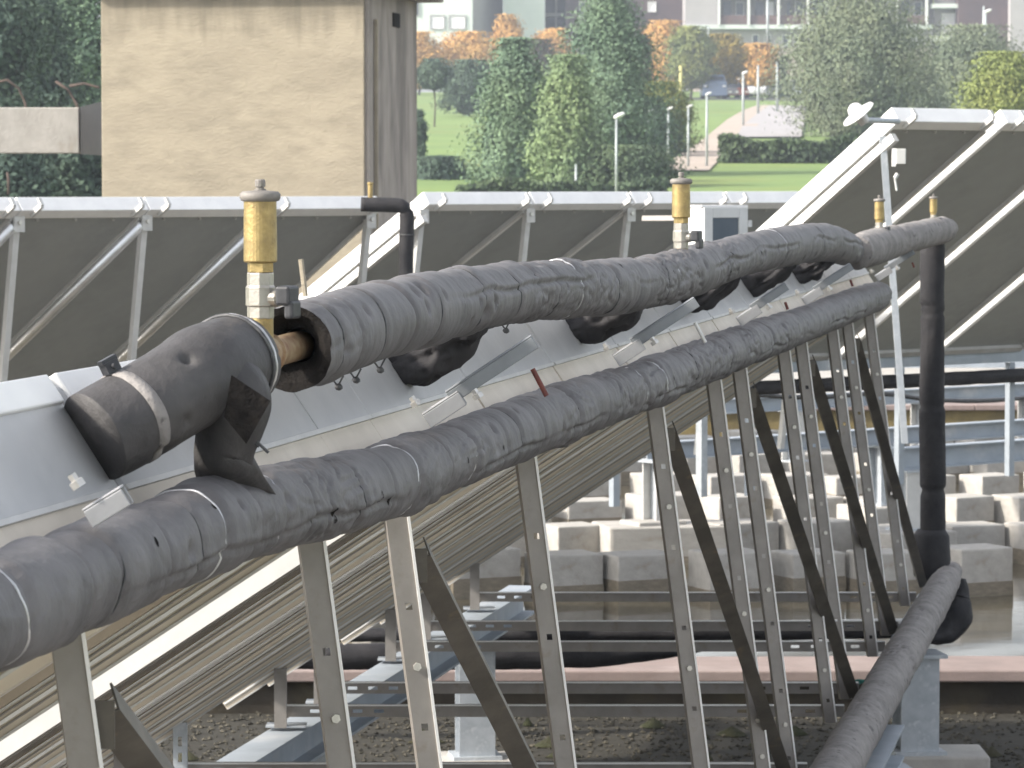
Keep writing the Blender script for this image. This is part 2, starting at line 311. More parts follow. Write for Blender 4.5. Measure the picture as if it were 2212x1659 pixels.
# ------------------------------------------------------------------ insulated pipes
def catmull(P, k=24):
    out = []
    Q = [P[0] * 2 - P[1]] + P + [P[-1] * 2 - P[-2]]
    for i in range(1, len(Q) - 2):
        for j in range(k):
            t = j / k; a, b, c, d = Q[i - 1], Q[i], Q[i + 1], Q[i + 2]
            out.append(0.5 * ((2 * b) + (c - a) * t + (2 * a - 5 * b + 4 * c - d) * t * t + (3 * b - a - 3 * c + d) * t ** 3))
    return out + [Q[-2]]
class Pipe:
    """a lagged pipe: wrinkled sleeve along a path, pinched where the wires tie it"""
    def __init__(s, pts, rad, seed, ties=(), wr=1.0, seam=None, nth=80, dents=0, step=0.0009, tape=0.0, zone=None):
        s.zone = zone
        P = [Vector((*p, 0)) for p in []]
        P4 = [Vector((p.x, p.y, p.z, r)) for p, r in zip(pts, rad)]
        c = catmull(P4)
        S = [0.0]
        for a, b in zip(c[:-1], c[1:]): S.append(S[-1] + (b.xyz - a.xyz).length)
        s.len = S[-1]; s.c, s.S = c, S; s.seed = seed
        st = [0.0]
        while st[-1] < s.len:
            p, _ = s.point(st[-1]); st.append(st[-1] + max(0.0022, step * max(2.5, p.y)))
        st[-1] = s.len; s.st = st; s.nth = nth; s.wr = wr; s.seam = seam; s.tape = tape
        s.ties = list(ties)
        pr = random.Random(seed)
        s.dents = [(pr.uniform(0, s.len), pr.uniform(-math.pi, math.pi), pr.uniform(0.006, 0.014), pr.uniform(0.007, 0.016)) for _ in range(dents)]
    def point(s, d):
        i = int(np.searchsorted(s.S, d, side='right')) - 1; i = max(0, min(i, len(s.S) - 2))
        t = (d - s.S[i]) / max(1e-9, s.S[i + 1] - s.S[i]); q = s.c[i].lerp(s.c[i + 1], min(1, max(0, t)))
        return q.xyz, q.w
    def frame(s, d):
        a, _ = s.point(max(0, d - 0.01)); b, _ = s.point(min(s.len, d + 0.01))
        t = (b - a).normalized()
        up = Vector((0, 0, 1)) if abs(t.z) < 0.9 else Vector((0, 1, 0))
        x = t.cross(up).normalized(); return t, x, x.cross(t)
    def radius(s, d, th, r):
        cx, sx = math.cos(th), math.sin(th); z = s.seed * 7.3
        W_ = s.wr * s.zone(d) if s.zone else s.wr
        v = 0.0035 * noise.noise(Vector((d * 5, cx * 0.8 + z, sx * 0.8)))
        v += W_ * 0.0032 * noise.noise(Vector((d * 16, cx * 1.1 + z, sx * 1.1 + 5)))
        q = noise.noise(Vector((d * 11 + 2.0 * noise.noise(Vector((d * 4, cx + z, sx))), cx * 1.6 + z, sx * 1.6 + 9)))
        act = max(0.0, noise.noise(Vector((d * 2.2, z, 1.7))) + 0.25)
        v -= W_ * act * 0.0085 * max(0.0, 1 - abs(q) / 0.22) ** 1.6
        q2 = noise.noise(Vector((d * 30 + 3 * th, cx * 2.2 + z, sx * 2.2)))
        v -= W_ * act * 0.0024 * max(0.0, 1 - abs(q2) / 0.25)
        if s.tape:
            ph = (d / s.tape + th / (2 * math.pi) + 0.25 * noise.noise(Vector((d * 6, cx + z, sx)))) % 1.0
            v += 0.0016 * (ph - 0.5) * (0.4 + 1.2 * act) + 0.0012 * noise.noise(Vector((d * 38, cx * 0.4 + z, sx * 0.4)))
        for t, depth, wd in s.near:
            e = (d - t) / wd
            v -= depth * math.exp(-e * e)
        if s.ties:
            j = s.band; o0, o1 = s.boff[j], s.boff[j + 1]; t1 = s.btie[j]; f_ = max(0.0, min(1.0, (d - t1 + 0.004 + 0.004 * noise.noise(Vector((cx * 2 + z, sx * 2, t1)))) / 0.006))
            v += o0 + (o1 - o0) * f_
        if s.seam is not None:
            g = max(0.0, min(1.0, 3 * noise.noise(Vector((d * 1.3, z, 4.0))) + 0.35))
            dt = (th - s.seam - 0.35 * noise.noise(Vector((d * 3, z, 8.8))) + math.pi) % (2 * math.pi) - math.pi
            v -= g * 0.007 * math.exp(-(dt / 0.07) ** 2); v += g * 0.003 * math.exp(-((dt - 0.16) / 0.1) ** 2)
        for dd, dth, dr, dep in s.nd:
            e = ((d - dd) ** 2 + (((th - dth + math.pi) % (2 * math.pi) - math.pi) * r) ** 2) / (dr * dr)
            if e < 6: v -= dep * math.exp(-e)
        return r + v
    def setband(s, d):                       # which wrap of lagging this is: each is a little thicker or thinner
        if not s.ties: return
        if not hasattr(s, 'boff') or len(s.boff) != len(s.ties) + 1:
            pr = random.Random(s.seed + 5); s.boff = [pr.uniform(-0.0035, 0.0035) for _ in range(len(s.ties) + 1)]; s.btie = sorted(q[0] for q in s.ties)
        s.band = min(range(len(s.btie)), key=lambda i: abs(s.btie[i] - d))
    def ring(s, d, n, extra=0.0):
        p, r = s.point(d); t, x, z = s.frame(d)
        s.setband(d)
        s.near = [q for q in s.ties if abs(q[0] - d) < 4 * q[2]]
        s.nd = [q for q in s.dents if abs(q[0] - d) < 0.04]
        out = []
        for k in range(n):
            th = 2 * math.pi * k / n - math.pi
            out.append(p + (x * math.cos(th) + z * math.sin(th)) * (s.radius(d, th, r) + extra))
        return out
    def build(s, name, m, parent, open_start=None, cap_end=True):
        n = s.nth; mb = MB(); vs = []
        for d in s.st: vs += s.ring(d, n)
        N = len(s.st)
        fs = [(k * n + i, k * n + (i + 1) % n, (k + 1) * n + (i + 1) % n, (k + 1) * n + i) for k in range(N - 1) for i in range(n)]
        if cap_end: fs.append(tuple(range((N - 1) * n, N * n)))
        if open_start is None: fs.append(tuple(range(n - 1, -1, -1)))
        mb.add(vs, fs)
        return mb.build(name, m, parent, smooth=True)
    def tie(s, d, parent, wr=0.0021, m='wire', name='wire_tie', skew=0.0, lean=False):
        n, q = 56, 6; t, x, z = s.frame(d)
        c = s.ring(d, n, wr * 0.6); p, _ = s.point(d); vs = []
        for i, cpt in enumerate(c):
            rad = (cpt - p).normalized(); a_ = 2 * math.pi * i / n - math.pi; off = t * (skew * math.sin(a_) - 0.026 * (0.5 + 0.5 * math.cos(a_ - 0.4)) if lean else skew * math.sin(a_))
            for j in range(q):
                a = 2 * math.pi * j / q; vs.append(cpt + off + rad * math.cos(a) * wr + t * math.sin(a) * wr)
        mb = MB(); mb.add(vs, [(i * q + j, i * q + (j + 1) % q, ((i + 1) % n) * q + (j + 1) % q, ((i + 1) % n) * q + j) for i in range(n) for j in range(q)])
        return mb.build(name, m, parent, smooth=True)
    def s_of_u(s, u):                        # arc length where the pipe shows at column u of the survey frame
        best = min(range(len(s.c)), key=lambda i: abs(1106 + F * s.c[i].x / (s.c[i].y * CP - s.c[i].z * SP) - u))
        return s.S[best]

def punctures(P, parent, spots, seed):
    pr = random.Random(seed)
    for u, a, sz in spots:
        d0 = P.s_of_u(u); th = math.radians(a); n = 11; vs = []
        pt, r = P.point(d0); t, x, z = P.frame(d0)
        for k in range(n):
            f = 2 * math.pi * k / n; rr_ = sz * pr.uniform(0.6, 1.15)
            d = d0 + math.cos(f) * rr_ * 0.7; th_ = th + math.sin(f) * rr_ / r
            P.setband(d); P.near = [q for q in P.ties if abs(q[0] - d) < 4 * q[2]]; P.nd = [q for q in P.dents if abs(q[0] - d) < 0.04]
            c, _ = P.point(d); vs.append(c + (x * math.cos(th_) + z * math.sin(th_)) * (P.radius(d, th_, r) + 0.0008))
        c0 = Vector((0, 0, 0))
        for q in vs: c0 += q / n
        vs.append(c0 + (x * math.cos(th) + z * math.sin(th)) * 0.0006)
        m = MB(); m.add(vs, [(k, (k + 1) % n, n) for k in range(n)]); m.build('puncture', 'foam_cut', parent)
def px_path(pts, X0=1.315, k=1.0): return [at(u, v, yrow(u, X0) * k) for u, v in pts]
# lower header pipe
low = [(-330, 1440), (-150, 1376), (0, 1315), (250, 1217), (500, 1120), (690, 1076), (850, 1034), (1000, 974), (1200, 897), (1400, 828), (1600, 749), (1750, 695), (1850, 655), (1893, 640), (1903, 636)]
lr = [0.064] * 9 + [0.063, 0.064, 0.063, 0.065, 0.062, 0.045]
LP = Pipe(px_path(low), lr, 3, wr=1.0, seam=-0.35, nth=84, dents=150, tape=0.085)
tu = [(-40, 1), (85, 0), (165, 0), (268, 1), (345, 0), (402, 1), (470, 0), (538, 1), (590, 0), (632, 1), (702, 0), (775, 0), (835, 1), (905, 0), (962, 1), (1030, 0), (1068, 0), (1118, 1), (1195, 2), (1262, 0), (1310, 1), (1345, 1), (1392, 1), (1432, 0), (1462, 0), (1500, 0), (1536, 0), (1566, 0), (1628, 2), (1700, 0), (1790, 0)]
LP.ties = [(LP.s_of_u(u), 0.010 if k == 2 else 0.0055, 0.012 if k == 2 else 0.010) for u, k in tu]
e_low = empty('insulated_pipe', row(-1.315, 9, -0.47), 'long lower grey lagged pipe tied with wire running over the support posts', 'pipe')
za, zb_ = LP.s_of_u(930), LP.s_of_u(1640)
LP.zone = lambda d: 1.0 + 0.7 * max(0.0, math.sin(math.pi * (d - za) / (zb_ - za))) if za < d < zb_ else 1.0
LP.build('lagging', 'insulation', e_low)
for (u, k), t in zip(tu, LP.ties):
    LP.tie(t[0], e_low, 0.0021 if k == 1 else 0.0016, 'wire' if k == 1 else 'wire_dark', skew=rng.uniform(-0.012, 0.012), lean=(k == 1))
punctures(LP, e_low, [(238, 28, .008), (395, 42, .006), (640, -12, .009), (648, -24, .007), (742, -6, .012), (760, -14, .008), (938, 4, .007), (1018, 2, .006), (1193, 20, .010), (1310, -8, .006), (1402, 12, .007), (1500, 30, .006), (1620, 0, .008), (1690, 25, .008), (1790, 10, .009), (1838, -20, .010), (90, 20, .008)], 4)
# upper header pipe
upp = [(628, 752), (700, 728), (800, 697), (900, 674), (1000, 650), (1100, 633), (1200, 625), (1300, 622), (1400, 609), (1500, 583), (1600, 552), (1700, 531), (1780, 524), (1822, 536), (1848, 545)]
ur = [0.0655, 0.0655, 0.0645, 0.064, 0.063, 0.064, 0.063, 0.064, 0.064, 0.066, 0.066, 0.068, 0.070, 0.066, 0.058]
UP = Pipe(px_path(upp), ur, 11, wr=0.9, seam=0.25, nth=84, dents=120, tape=0.07)
tu = [(660, 0), (700, 1), (752, 0), (820, 2), (880, 0), (935, 0), (985, 0), (1010, 1), (1062, 0), (1110, 0), (1150, 0), (1205, 1), (1240, 0), (1282, 0), (1330, 1), (1362, 1), (1395, 0), (1420, 1), (1505, 1), (1530, 2), (1660, 1), (1740, 0)]
UP.ties = [(UP.s_of_u(u), 0.010 if k == 2 else 0.004, 0.012 if k == 2 else 0.009) for u, k in tu]
e_up = empty('insulated_pipe', row(-1.315, 8, -0.24), 'upper grey lagged pipe carrying the tall brass vent on bare fittings', 'pipe')
ya, yb_ = UP.s_of_u(1180), UP.s_of_u(1540)
UP.zone = lambda d: 1.0 + 0.8 * max(0.0, math.sin(math.pi * (d - ya) / (yb_ - ya))) if ya < d < yb_ else 1.0
UP.build('lagging', 'insulation', e_up, open_start=True)
for (u, k), t in zip(tu, UP.ties):
    UP.tie(t[0], e_up, 0.0020 if k == 1 else 0.0016, 'wire' if k == 1 else 'wire_dark', skew=rng.uniform(-0.012, 0.012), lean=(k == 1))
punctures(UP, e_up, [(822, 12, .011), (1010, 48, .006), (1150, -35, .007), (1305, 52, .009), (1318, 40, .006), (1405, 22, .006), (1532, -12, .012), (1540, 30, .008), (1600, 10, .007), (1665, -30, .009), (1720, 20, .008), (1780, 0, .008)], 5)
p0, r0 = UP.point(0.0); t0, x0, z0 = UP.frame(0.0)
m = MB(); n = 48; vs = []
outer = UP.ring(0.0, n)
for k in range(n):
    th = 2 * math.pi * k / n - math.pi; dirv = x0 * math.cos(th) + z0 * math.sin(th)
    vs += [outer[k], p0 + dirv * 0.052 + t0 * 0.003, p0 + dirv * 0.026 + t0 * 0.05]
m.add(vs, [(k * 3 + j, k * 3 + j + 1, ((k + 1) % n) * 3 + j + 1, ((k + 1) % n) * 3 + j) for k in range(n) for j in range(2)])
m.build('lagging_end', 'foam_cut', e_up, smooth=False)
# bare tee between the elbow and the upper pipe
tee0 = at(486, 790, 5.15); tee1 = p0 + t0 * 0.06
m = MB(); m.cyl(tee0, tee1, 0.022, n=24); m.build('bare_pipe', 'copper_rusty', e_up, smooth=True)
m = MB(); ax = (tee1 - tee0).normalized(); mid = at(566, 766, 5.32)
m.lathe(mid - ax * 0.030, ax, [(0, 0.023), (0.002, 0.0300), (0.012, 0.0315), (0.016, 0.028), (0.044, 0.028), (0.048, 0.0315), (0.058, 0.0300), (0.06, 0.023)], 28); m.build('pipe_tee', 'copper_rusty', e_up, smooth=False)
# far piece of the upper pipe (a second length of lagging)
far = [at(1848, 546, 14.9), at(1880, 536, 15.3), at(1930, 522, 16.0), at(1990, 507, 16.8), at(2032, 497, 17.2), at(2046, 494, 17.35)]
FP = Pipe(far, [0.066, 0.071, 0.070, 0.067, 0.066, 0.052], 17, wr=1.0, nth=60, dents=26)
FP.ties = [(FP.s_of_u(1930), 0.012, 0.02)]
e_far = empty('insulated_pipe', at(1950, 515, 16.2), 'short pale lagged pipe between the two small vents above the black drop pipe', 'pipe')
FP.build('lagging', 'insulation_pale', e_far)
FP.tie(FP.ties[0][0], e_far, 0.006, 'wire_dark', 'strap')
# black drop pipe
DY = 17.35; dx = at(2015, 600, DY).x
top = at(2018, 505, DY).z
dp = [Vector((dx, DY, top - 0.02)), Vector((dx - 0.004, DY, top - 0.30)), Vector((dx, DY, top - 0.36)), Vector((dx, DY, top - 0.8)), Vector((dx + 0.008, DY, top - 1.25)), Vector((dx + 0.004, DY, -1.78))]
DPp = Pipe(dp, [0.060, 0.060, 0.058, 0.061, 0.061, 0.064], 23, wr=0.7, nth=48, dents=8)
DPp.ties = [(0.36, 0.006, 0.008), (0.80, 0.006, 0.008), (1.19, 0.012, 0.012)]
e_dr = empty('drop_pipe', (dx, DY, -1.8), 'black vertical lagged drop pipe descending from the end of the upper pipe', 'pipe')
DPp.build('lagging', 'insulation_black', e_dr)
m = MB(); m.lathe(Vector((dx, DY, -1.62)), Vector((0, 0, -1)), [(0, 0.066), (0.03, 0.085), (0.14, 0.092), (0.22, 0.08), (0.24, 0.05)], 20); m.build('joint_wrap', 'insulation_black', e_dr, smooth=True)
# return pipe at the foot
def rp(Y): return row(-1.05, Y, -1.84)
rpts = [rp(17.5), rp(16.8), rp(15), rp(13), rp(11.5), rp(10), rp(8.5), rp(7.5)]
RP = Pipe(rpts, [0.055, 0.070, 0.074, 0.074, 0.074, 0.074, 0.074, 0.074], 31, wr=1.1, nth=64, dents=90, seam=0.1)
e_rt = empty('return_pipe', rp(13), 'pale dusty lagged return pipe running low beside the frame feet', 'pipe')
RP.build('lagging', 'insulation_pale', e_rt)
bagp = [at(2078, 1250, 17.3), at(2072, 1290, 17.3), at(2062, 1330, 17.25), at(2040, 1362, 17.2), at(2010, 1378, 17.1)]
BG = Pipe(bagp, [0.02, 0.055, 0.085, 0.07, 0.03], 41, wr=2.5, nth=36)
BG.build('valve_wrap', 'insulation_black', e_rt)

# elbow between the end collector and the upper header
elp = [at(205, 945, 4.93), at(290, 897, 4.97), at(370, 850, 5.02), at(432, 814, 5.08), at(470, 796, 5.13), at(484, 791, 5.15)]
EL = Pipe(elp, [0.064, 0.0655, 0.065, 0.066, 0.062, 0.060], 53, wr=0.35, nth=72, dents=10, step=0.0006)
e_el = empty('pipe_elbow', at(380, 850, 5.05), 'dark smooth lagged elbow with a clip band joining collector to upper pipe', 'pipe elbow')
EL.build('lagging', 'insulation_dark', e_el)
# clip band with its screw block
d = EL.s_of_u(285); m = MB(); n = 60
ra, rb = EL.ring(d - 0.008, n, 0.0015), EL.ring(d + 0.008, n, 0.0015); rc = EL.ring(d + 0.008, n, -0.004); rd = EL.ring(d - 0.008, n, -0.004)
m.add(ra + rb + rc + rd, [(k + n * a, (k + 1) % n + n * a, (k + 1) % n + n * b, k + n * b) for k in range(n) for a, b in ((0, 1), (1, 2), (3, 0))])
band = m.build('clip_band', 'insulation_pale', e_el, smooth=True)
pt, rr = EL.point(d); tt, xx, zz = EL.frame(d)
upv = (Vector((-0.25, 0, 1)) - tt * tt.dot(Vector((-0.25, 0, 1)))).normalized()
m = MB(); cpos = pt + upv * (rr + 0.008); side = tt.cross(upv)
m.box(cpos, 0.022, 0.016, 0.016, (tt, side, upv)); m.box(cpos + upv * 0.010, 0.026, 0.012, 0.006, (tt, side, upv)); m.cyl(cpos - side * 0.014, cpos + side * 0.014, 0.004, n=10)
m.build('clip_screw', 'handle_black', e_el)
# pale sleeve end ring over the elbow and the loose sheet hanging to the lower pipe
SLp = [at(398, 832, 5.05), at(440, 808, 5.09), at(494, 786, 5.165), at(516, 780, 5.20)]
SL = Pipe(SLp, [0.064, 0.069, 0.0665, 0.064], 61, wr=0.25, nth=72, step=0.0006)
SL.build('lagging_sleeve', 'insulation_dark', e_el)
SL.tie(SL.len * 0.80, e_el, 0.003, 'wire_dark', 'sleeve_edge'); SL.tie(SL.len * 0.86, e_el, 0.0024, 'wire', 'sleeve_band')
rows_ = [(500, 762, 52, 5.07), (508, 800, 66, 5.05), (512, 850, 70, 5.04), (498, 905, 66, 5.04), (486, 950, 60, 5.05), (484, 985, 60, 5.06), (498, 1018, 66, 5.08), (520, 1062, 74, 5.14)]
m = MB(); vs = []; nu = 13
cc = catmull([Vector(r) for r in rows_], 6)
for (u, v, hw, Y) in cc:
    for k in range(nu):
        a = -1 + 2 * k / (nu - 1)
        vs.append(at(u + hw * a, v + 14 * a * a + (16 * a if v < 980 else -12 * a), Y + 0.035 * a * a + 0.006 * noise.noise(Vector((a * 2, v * 0.02, 0)))))
m.add(vs, [(j * nu + k, j * nu + k + 1, (j + 1) * nu + k + 1, (j + 1) * nu + k) for j in range(len(cc) - 1) for k in range(nu - 1)])
fl = m.build('loose_lagging_sheet', 'insulation_dark', e_el, smooth=True)
sm = fl.modifiers.new('thick', 'SOLIDIFY'); sm.thickness = 0.008; sm.offset = 0
m = MB(); m.add([at(500, 810, 4.995), at(584, 866, 5.0), at(532, 958, 5.0), at(484, 900, 4.995)], [(0, 1, 2, 3)])
fl = m.build('torn_corner', 'foam_cut', e_el); sm = fl.modifiers.new('thick', 'SOLIDIFY'); sm.thickness = 0.010; sm.offset = 0
for a, b in (((556, 905), (545, 950)), ((545, 945), (580, 978)), ((530, 940), (560, 965))):
    m = MB(); m.cyl(at(*a, 5.07), at(*b, 5.07), 0.0022, n=8); m.build('tie_wire', 'wire_dark', e_el)
# twisted wire ends under the upper pipe
for (u, v) in ((730, 835), (768, 820), (820, 798), (1092, 712)):
    Y = yrow(u) - 0.02
    m = MB(); m.cyl(at(u - 16, v - 22, Y), at(u, v, Y), 0.0016, n=6).cyl(at(u + 12, v - 24, Y), at(u, v, Y), 0.0016, n=6)
    m.lathe(at(u, v + 8, Y), Vector((0.2, 0, 1)), [(0, 0.003), (0.004, 0.007), (0.008, 0.006), (0.011, 0.002)], 8); m.build('wire_knot', 'wire_dark', e_up)

# ------------------------------------------------------------------ air vents
def air_vent(base, s, label, lever=1.0):
    e = empty('air_vent', base, label, 'air vent', 'brass air vents on the upper pipe')
    b = Vector(base); U = Vector((0, 0, 1))
    m = MB(); m.lathe(b - U * 0.012 * s, U, [(0, 0.0185 * s), (0.034 * s, 0.0185 * s), (0.036 * s, 0.017 * s)], 24); m.build('nipple', 'brass', e, smooth=False)
    m = MB(); m.lathe(b + U * 0.022 * s, U, [(0, 0.0185 * s), (0.002 * s, 0.0195 * s), (0.018 * s, 0.0195 * s), (0.019 * s, 0.0215 * s), (0.046 * s, 0.0215 * s), (0.048 * s, 0.0195 * s), (0.066 * s, 0.0195 * s), (0.067 * s, 0.018 * s)], 8)
    v = m.build('valve_body', 'nickel', e, bevel=0.001 * s)
    ax = Vector((0.94, -0.34, 0.0)); o = b + U * 0.052 * s
    m = MB(); m.lathe(o + ax * 0.012 * s, ax, [(0, 0.013 * s), (0.014 * s, 0.012 * s), (0.020 * s, 0.008 * s), (0.024 * s, 0.008 * s)], 14); m.build('valve_stem', 'nickel', v)
    sd = ax.cross(U); m = MB()
    m.box(o + ax * 0.042 * s + U * 0.004 * s, 0.022 * s, 0.040 * s, 0.028 * s, (ax, sd, U)); m.box(o + ax * 0.050 * s - U * 0.016 * s, 0.014 * s, 0.034 * s, 0.026 * s, (ax, sd, U))
    m.build('valve_handle', 'handle_black', v, bevel=0.004 * s)
    m = MB(); m.lathe(b + U * 0.089 * s, U, [(0, 0.0195 * s), (0.014 * s, 0.0195 * s), (0.0145 * s, 0.017 * s)], 6); m.build('hex_collar', 'brass', e, bevel=0.0008)
    m = MB(); m.lathe(b + U * 0.103 * s, U, [(0, 0.0225 * s), (0.002 * s, 0.0242 * s), (0.088 * s, 0.0235 * s), (0.090 * s, 0.022 * s)], 32); m.build('body', 'brass', e, smooth=False, bevel=0.0008)
    m = MB(); m.lathe(b + U * 0.190 * s, U, [(0, 0.022 * s), (0.002 * s, 0.0275 * s), (0.006 * s, 0.0295 * s), (0.011 * s, 0.0295 * s), (0.015 * s, 0.026 * s), (0.0165 * s, 0.008 * s)], 32); c = m.build('cap', 'vent_cap', e, smooth=True)
    m = MB(); m.lathe(b + U * 0.2055 * s, U, [(0, 0.0085 * s), (0.003 * s, 0.0085 * s), (0.0035 * s, 0.006 * s), (0.006 * s, 0.006 * s), (0.0065 * s, 0.0078 * s), (0.015 * s, 0.0078 * s), (0.017 * s, 0.006 * s)], 12); m.build('cap_screw', 'vent_cap', c)
    return e
air_vent(at(563, 722, 5.32), 1.0, 'tall brass air vent standing on the bare rusty tee beside the elbow')
air_vent(at(1471, 556, yrow(1471)), 1.02, 'brass air vent rising from the upper pipe in front of the grey meter cabinet')
air_vent(at(1899, 520, 15.6), 0.86, 'slim brass air vent beside the black strap on the pale short pipe')
air_vent(at(2016, 494, 17.1), 0.72, 'small brass air vent directly above the black drop pipe')

# ================================================================== near row of collectors
TAN = 0.66; TL = math.atan(TAN); CS, SN = math.cos(TL), math.sin(TL)
ES = Vector((-CS, 0, -SN)); EN = Vector((-SN, 0, CS)); EY = Vector((K, 1, 0))
def pl(sx, p, Y):        # sx: distance down the slope from the top line, p: height over the frame plane
    x0 = -1.36; h = -0.555
    return Vector((x0 + K * Y, Y, h)) + ES * sx + EN * p
edges = [(2.05, 3.01), (3.03, 3.99), (4.01, 4.97), (4.99, 6.13)] + [(6.515 + 0.965 * k, 6.515 + 0.965 * k + 0.945) for k in range(11)]
def slab(m, s0, s1, p0, p1, Y0, Y1, e0=None):
    e0 = s0 if e0 is None else e0            # start of the upper face
    m.hexa([pl(s0, p0, Y0), pl(s1, p0, Y0), pl(s1, p0, Y1), pl(s0, p0, Y1), pl(e0, p1, Y0), pl(s1, p1, Y0), pl(s1, p1, Y1), pl(e0, p1, Y1)])
NTH = ['next', 'second', 'third', 'fourth', 'fifth', 'sixth', 'seventh', 'eighth', 'ninth', 'tenth', 'eleventh', 'twelfth']
for i, (a, b) in enumerate(edges):
    lab = 'grey solar collector of the long row, %s beyond the sunlit gap' % NTH[max(0, i - 5)] if i > 4 else 'grey solar collector of the long row, %s before the dark elbow' % NTH[max(0, 1 - i)]
    if i == 2: lab = 'grey solar collector whose white top flange ends at the dark elbow'
    if i == 4: lab = 'grey solar collector whose near side rail glares in the sun at the gap'
    if i == 3: lab = 'grey solar collector behind the tall brass vent and the loose hanging lagging'
    e = empty('solar_collector', pl(0.02, 0.2, (a + b) / 2), lab, 'solar collector', 'collectors of the long row')
    L = 2.20; T0 = -0.03
    m = MB(); slab(m, T0, L, 0.075, 0.151, a, b); m.build('back_tray', 'alu_mill', e)
    m = MB(); slab(m, T0 - 0.004, L + 0.003, 0.152, 0.318, a, b); m.build('casing', 'casing', e, bevel=0.006)
    m = MB(); slab(m, T0 - 0.010, 0.05, 0.290, 0.335, a + 0.01, b - 0.01); m.build('top_flange', 'alu_white', e, bevel=0.003)
    m = MB(); slab(m, 0.06, L - 0.02, 0.318, 0.324, a + 0.03, b - 0.03); m.build('glass_pane', 'pane_dark', e)
    m = MB(); slab(m, T0 - 0.007, T0 + 0.01, 0.148, 0.156, a, b + (0.383 if i == 3 else 0)); m.build('edge_strip', 'alu', e)
    m = MB(); slab(m, T0 + 0.005, L + 0.02, 0.062, 0.13, a - 0.008, a - 0.001); m.build('side_profile', 'alu_white' if i == 4 else 'alu_mill', e)  # the sunlit side gets whiter metal, painting in its glare
    m = MB(); slab(m, T0 + 0.005, L + 0.02, 0.060, 0.13, b + 0.001, b + 0.008); m.build('side_profile', 'alu_mill', e)
    for j, q in enumerate((0.10, 0.24, 0.38, 0.52, 0.66, 0.80, 0.92)):
        Yc = a + (b - a) * q; m = MB(); slab(m, 0.03, L - 0.03, 0.046 + 0.009 * (j % 3), 0.078, Yc - 0.02, Yc + 0.02 + 0.012 * (j % 2)); m.build('stiffening_rib', ('alu_mill', 'alu_white', 'strut')[(j * 2 + i) % 3], e)  # rib colours alternate, painting in light and dark lines along the underside
    if i == 3:
        m = MB(); slab(m, T0 - 0.004, T0 + 0.03, 0.153, 0.317, b + 0.001, b + 0.383); m.build('end_cover', 'casing', e)
        m = MB(); slab(m, T0, T0 + 0.03, 0.078, 0.150, b + 0.001, b + 0.383); m.build('end_cover', 'alu_mill', e)
    m = MB(); slab(m, L - 0.05, L + 0.012, 0.058, 0.08, a + 0.02, b - 0.02); m.build('lower_lip', 'alu_mill', e)

# ------------------------------------------------------------------ support frames
def channel(m, p0, p1, W, D, t, A, B, slots=(), sl=(0.030, 0.012)):
    """web in the A direction facing -B, flanges running back along B; slots are real openings in the web"""
    p0, p1 = Vector(p0), Vector(p1); T = (p1 - p0); Ln = T.length; T = T.normalized()
    def bx(l0, l1, a0, a1, b0, b1):
        c = p0 + T * ((l0 + l1) / 2) + A * ((a0 + a1) / 2) + B * ((b0 + b1) / 2); m.box(c, l1 - l0, a1 - a0, b1 - b0, (T, A, B))
    bx(0, Ln, -W / 2, -W / 2 + t, t, D); bx(0, Ln, W / 2 - t, W / 2, t, D)
    hl, hw = sl; cur = 0.0
    if not slots: bx(0, Ln, -W / 2, W / 2, 0, t); return m
    bx(0, Ln, hw / 2, W / 2, 0, t); bx(0, Ln, -W / 2, -hw / 2, 0, t)
    for s in sorted(slots):
        if s - hl / 2 > cur: bx(cur, s - hl / 2, -hw / 2, hw / 2, 0.0001, t - 0.0001)
        cur = s + hl / 2
    if cur < Ln: bx(cur, Ln, -hw / 2, hw / 2, 0.0001, t - 0.0001)
    return m
rot = R(11); PA = Vector((math.cos(rot), -math.sin(rot) * 0 - 0.0, 0)); PA = Vector((math.cos(rot), math.sin(rot), 0)); PB = Vector((-math.sin(rot), math.cos(rot), 0))
posts_u = [223, 735, 911, 1183, 1453, 1576, 1630, 1722, 1758, 1823, 1855, 1900]
braces = {0: 2, 2: 3, 4: 6, 6: 8, 8: 10, 10: 11}
fr = []
for k, u in enumerate(posts_u):
    Y = yrow(u)
    fr.append(Y)
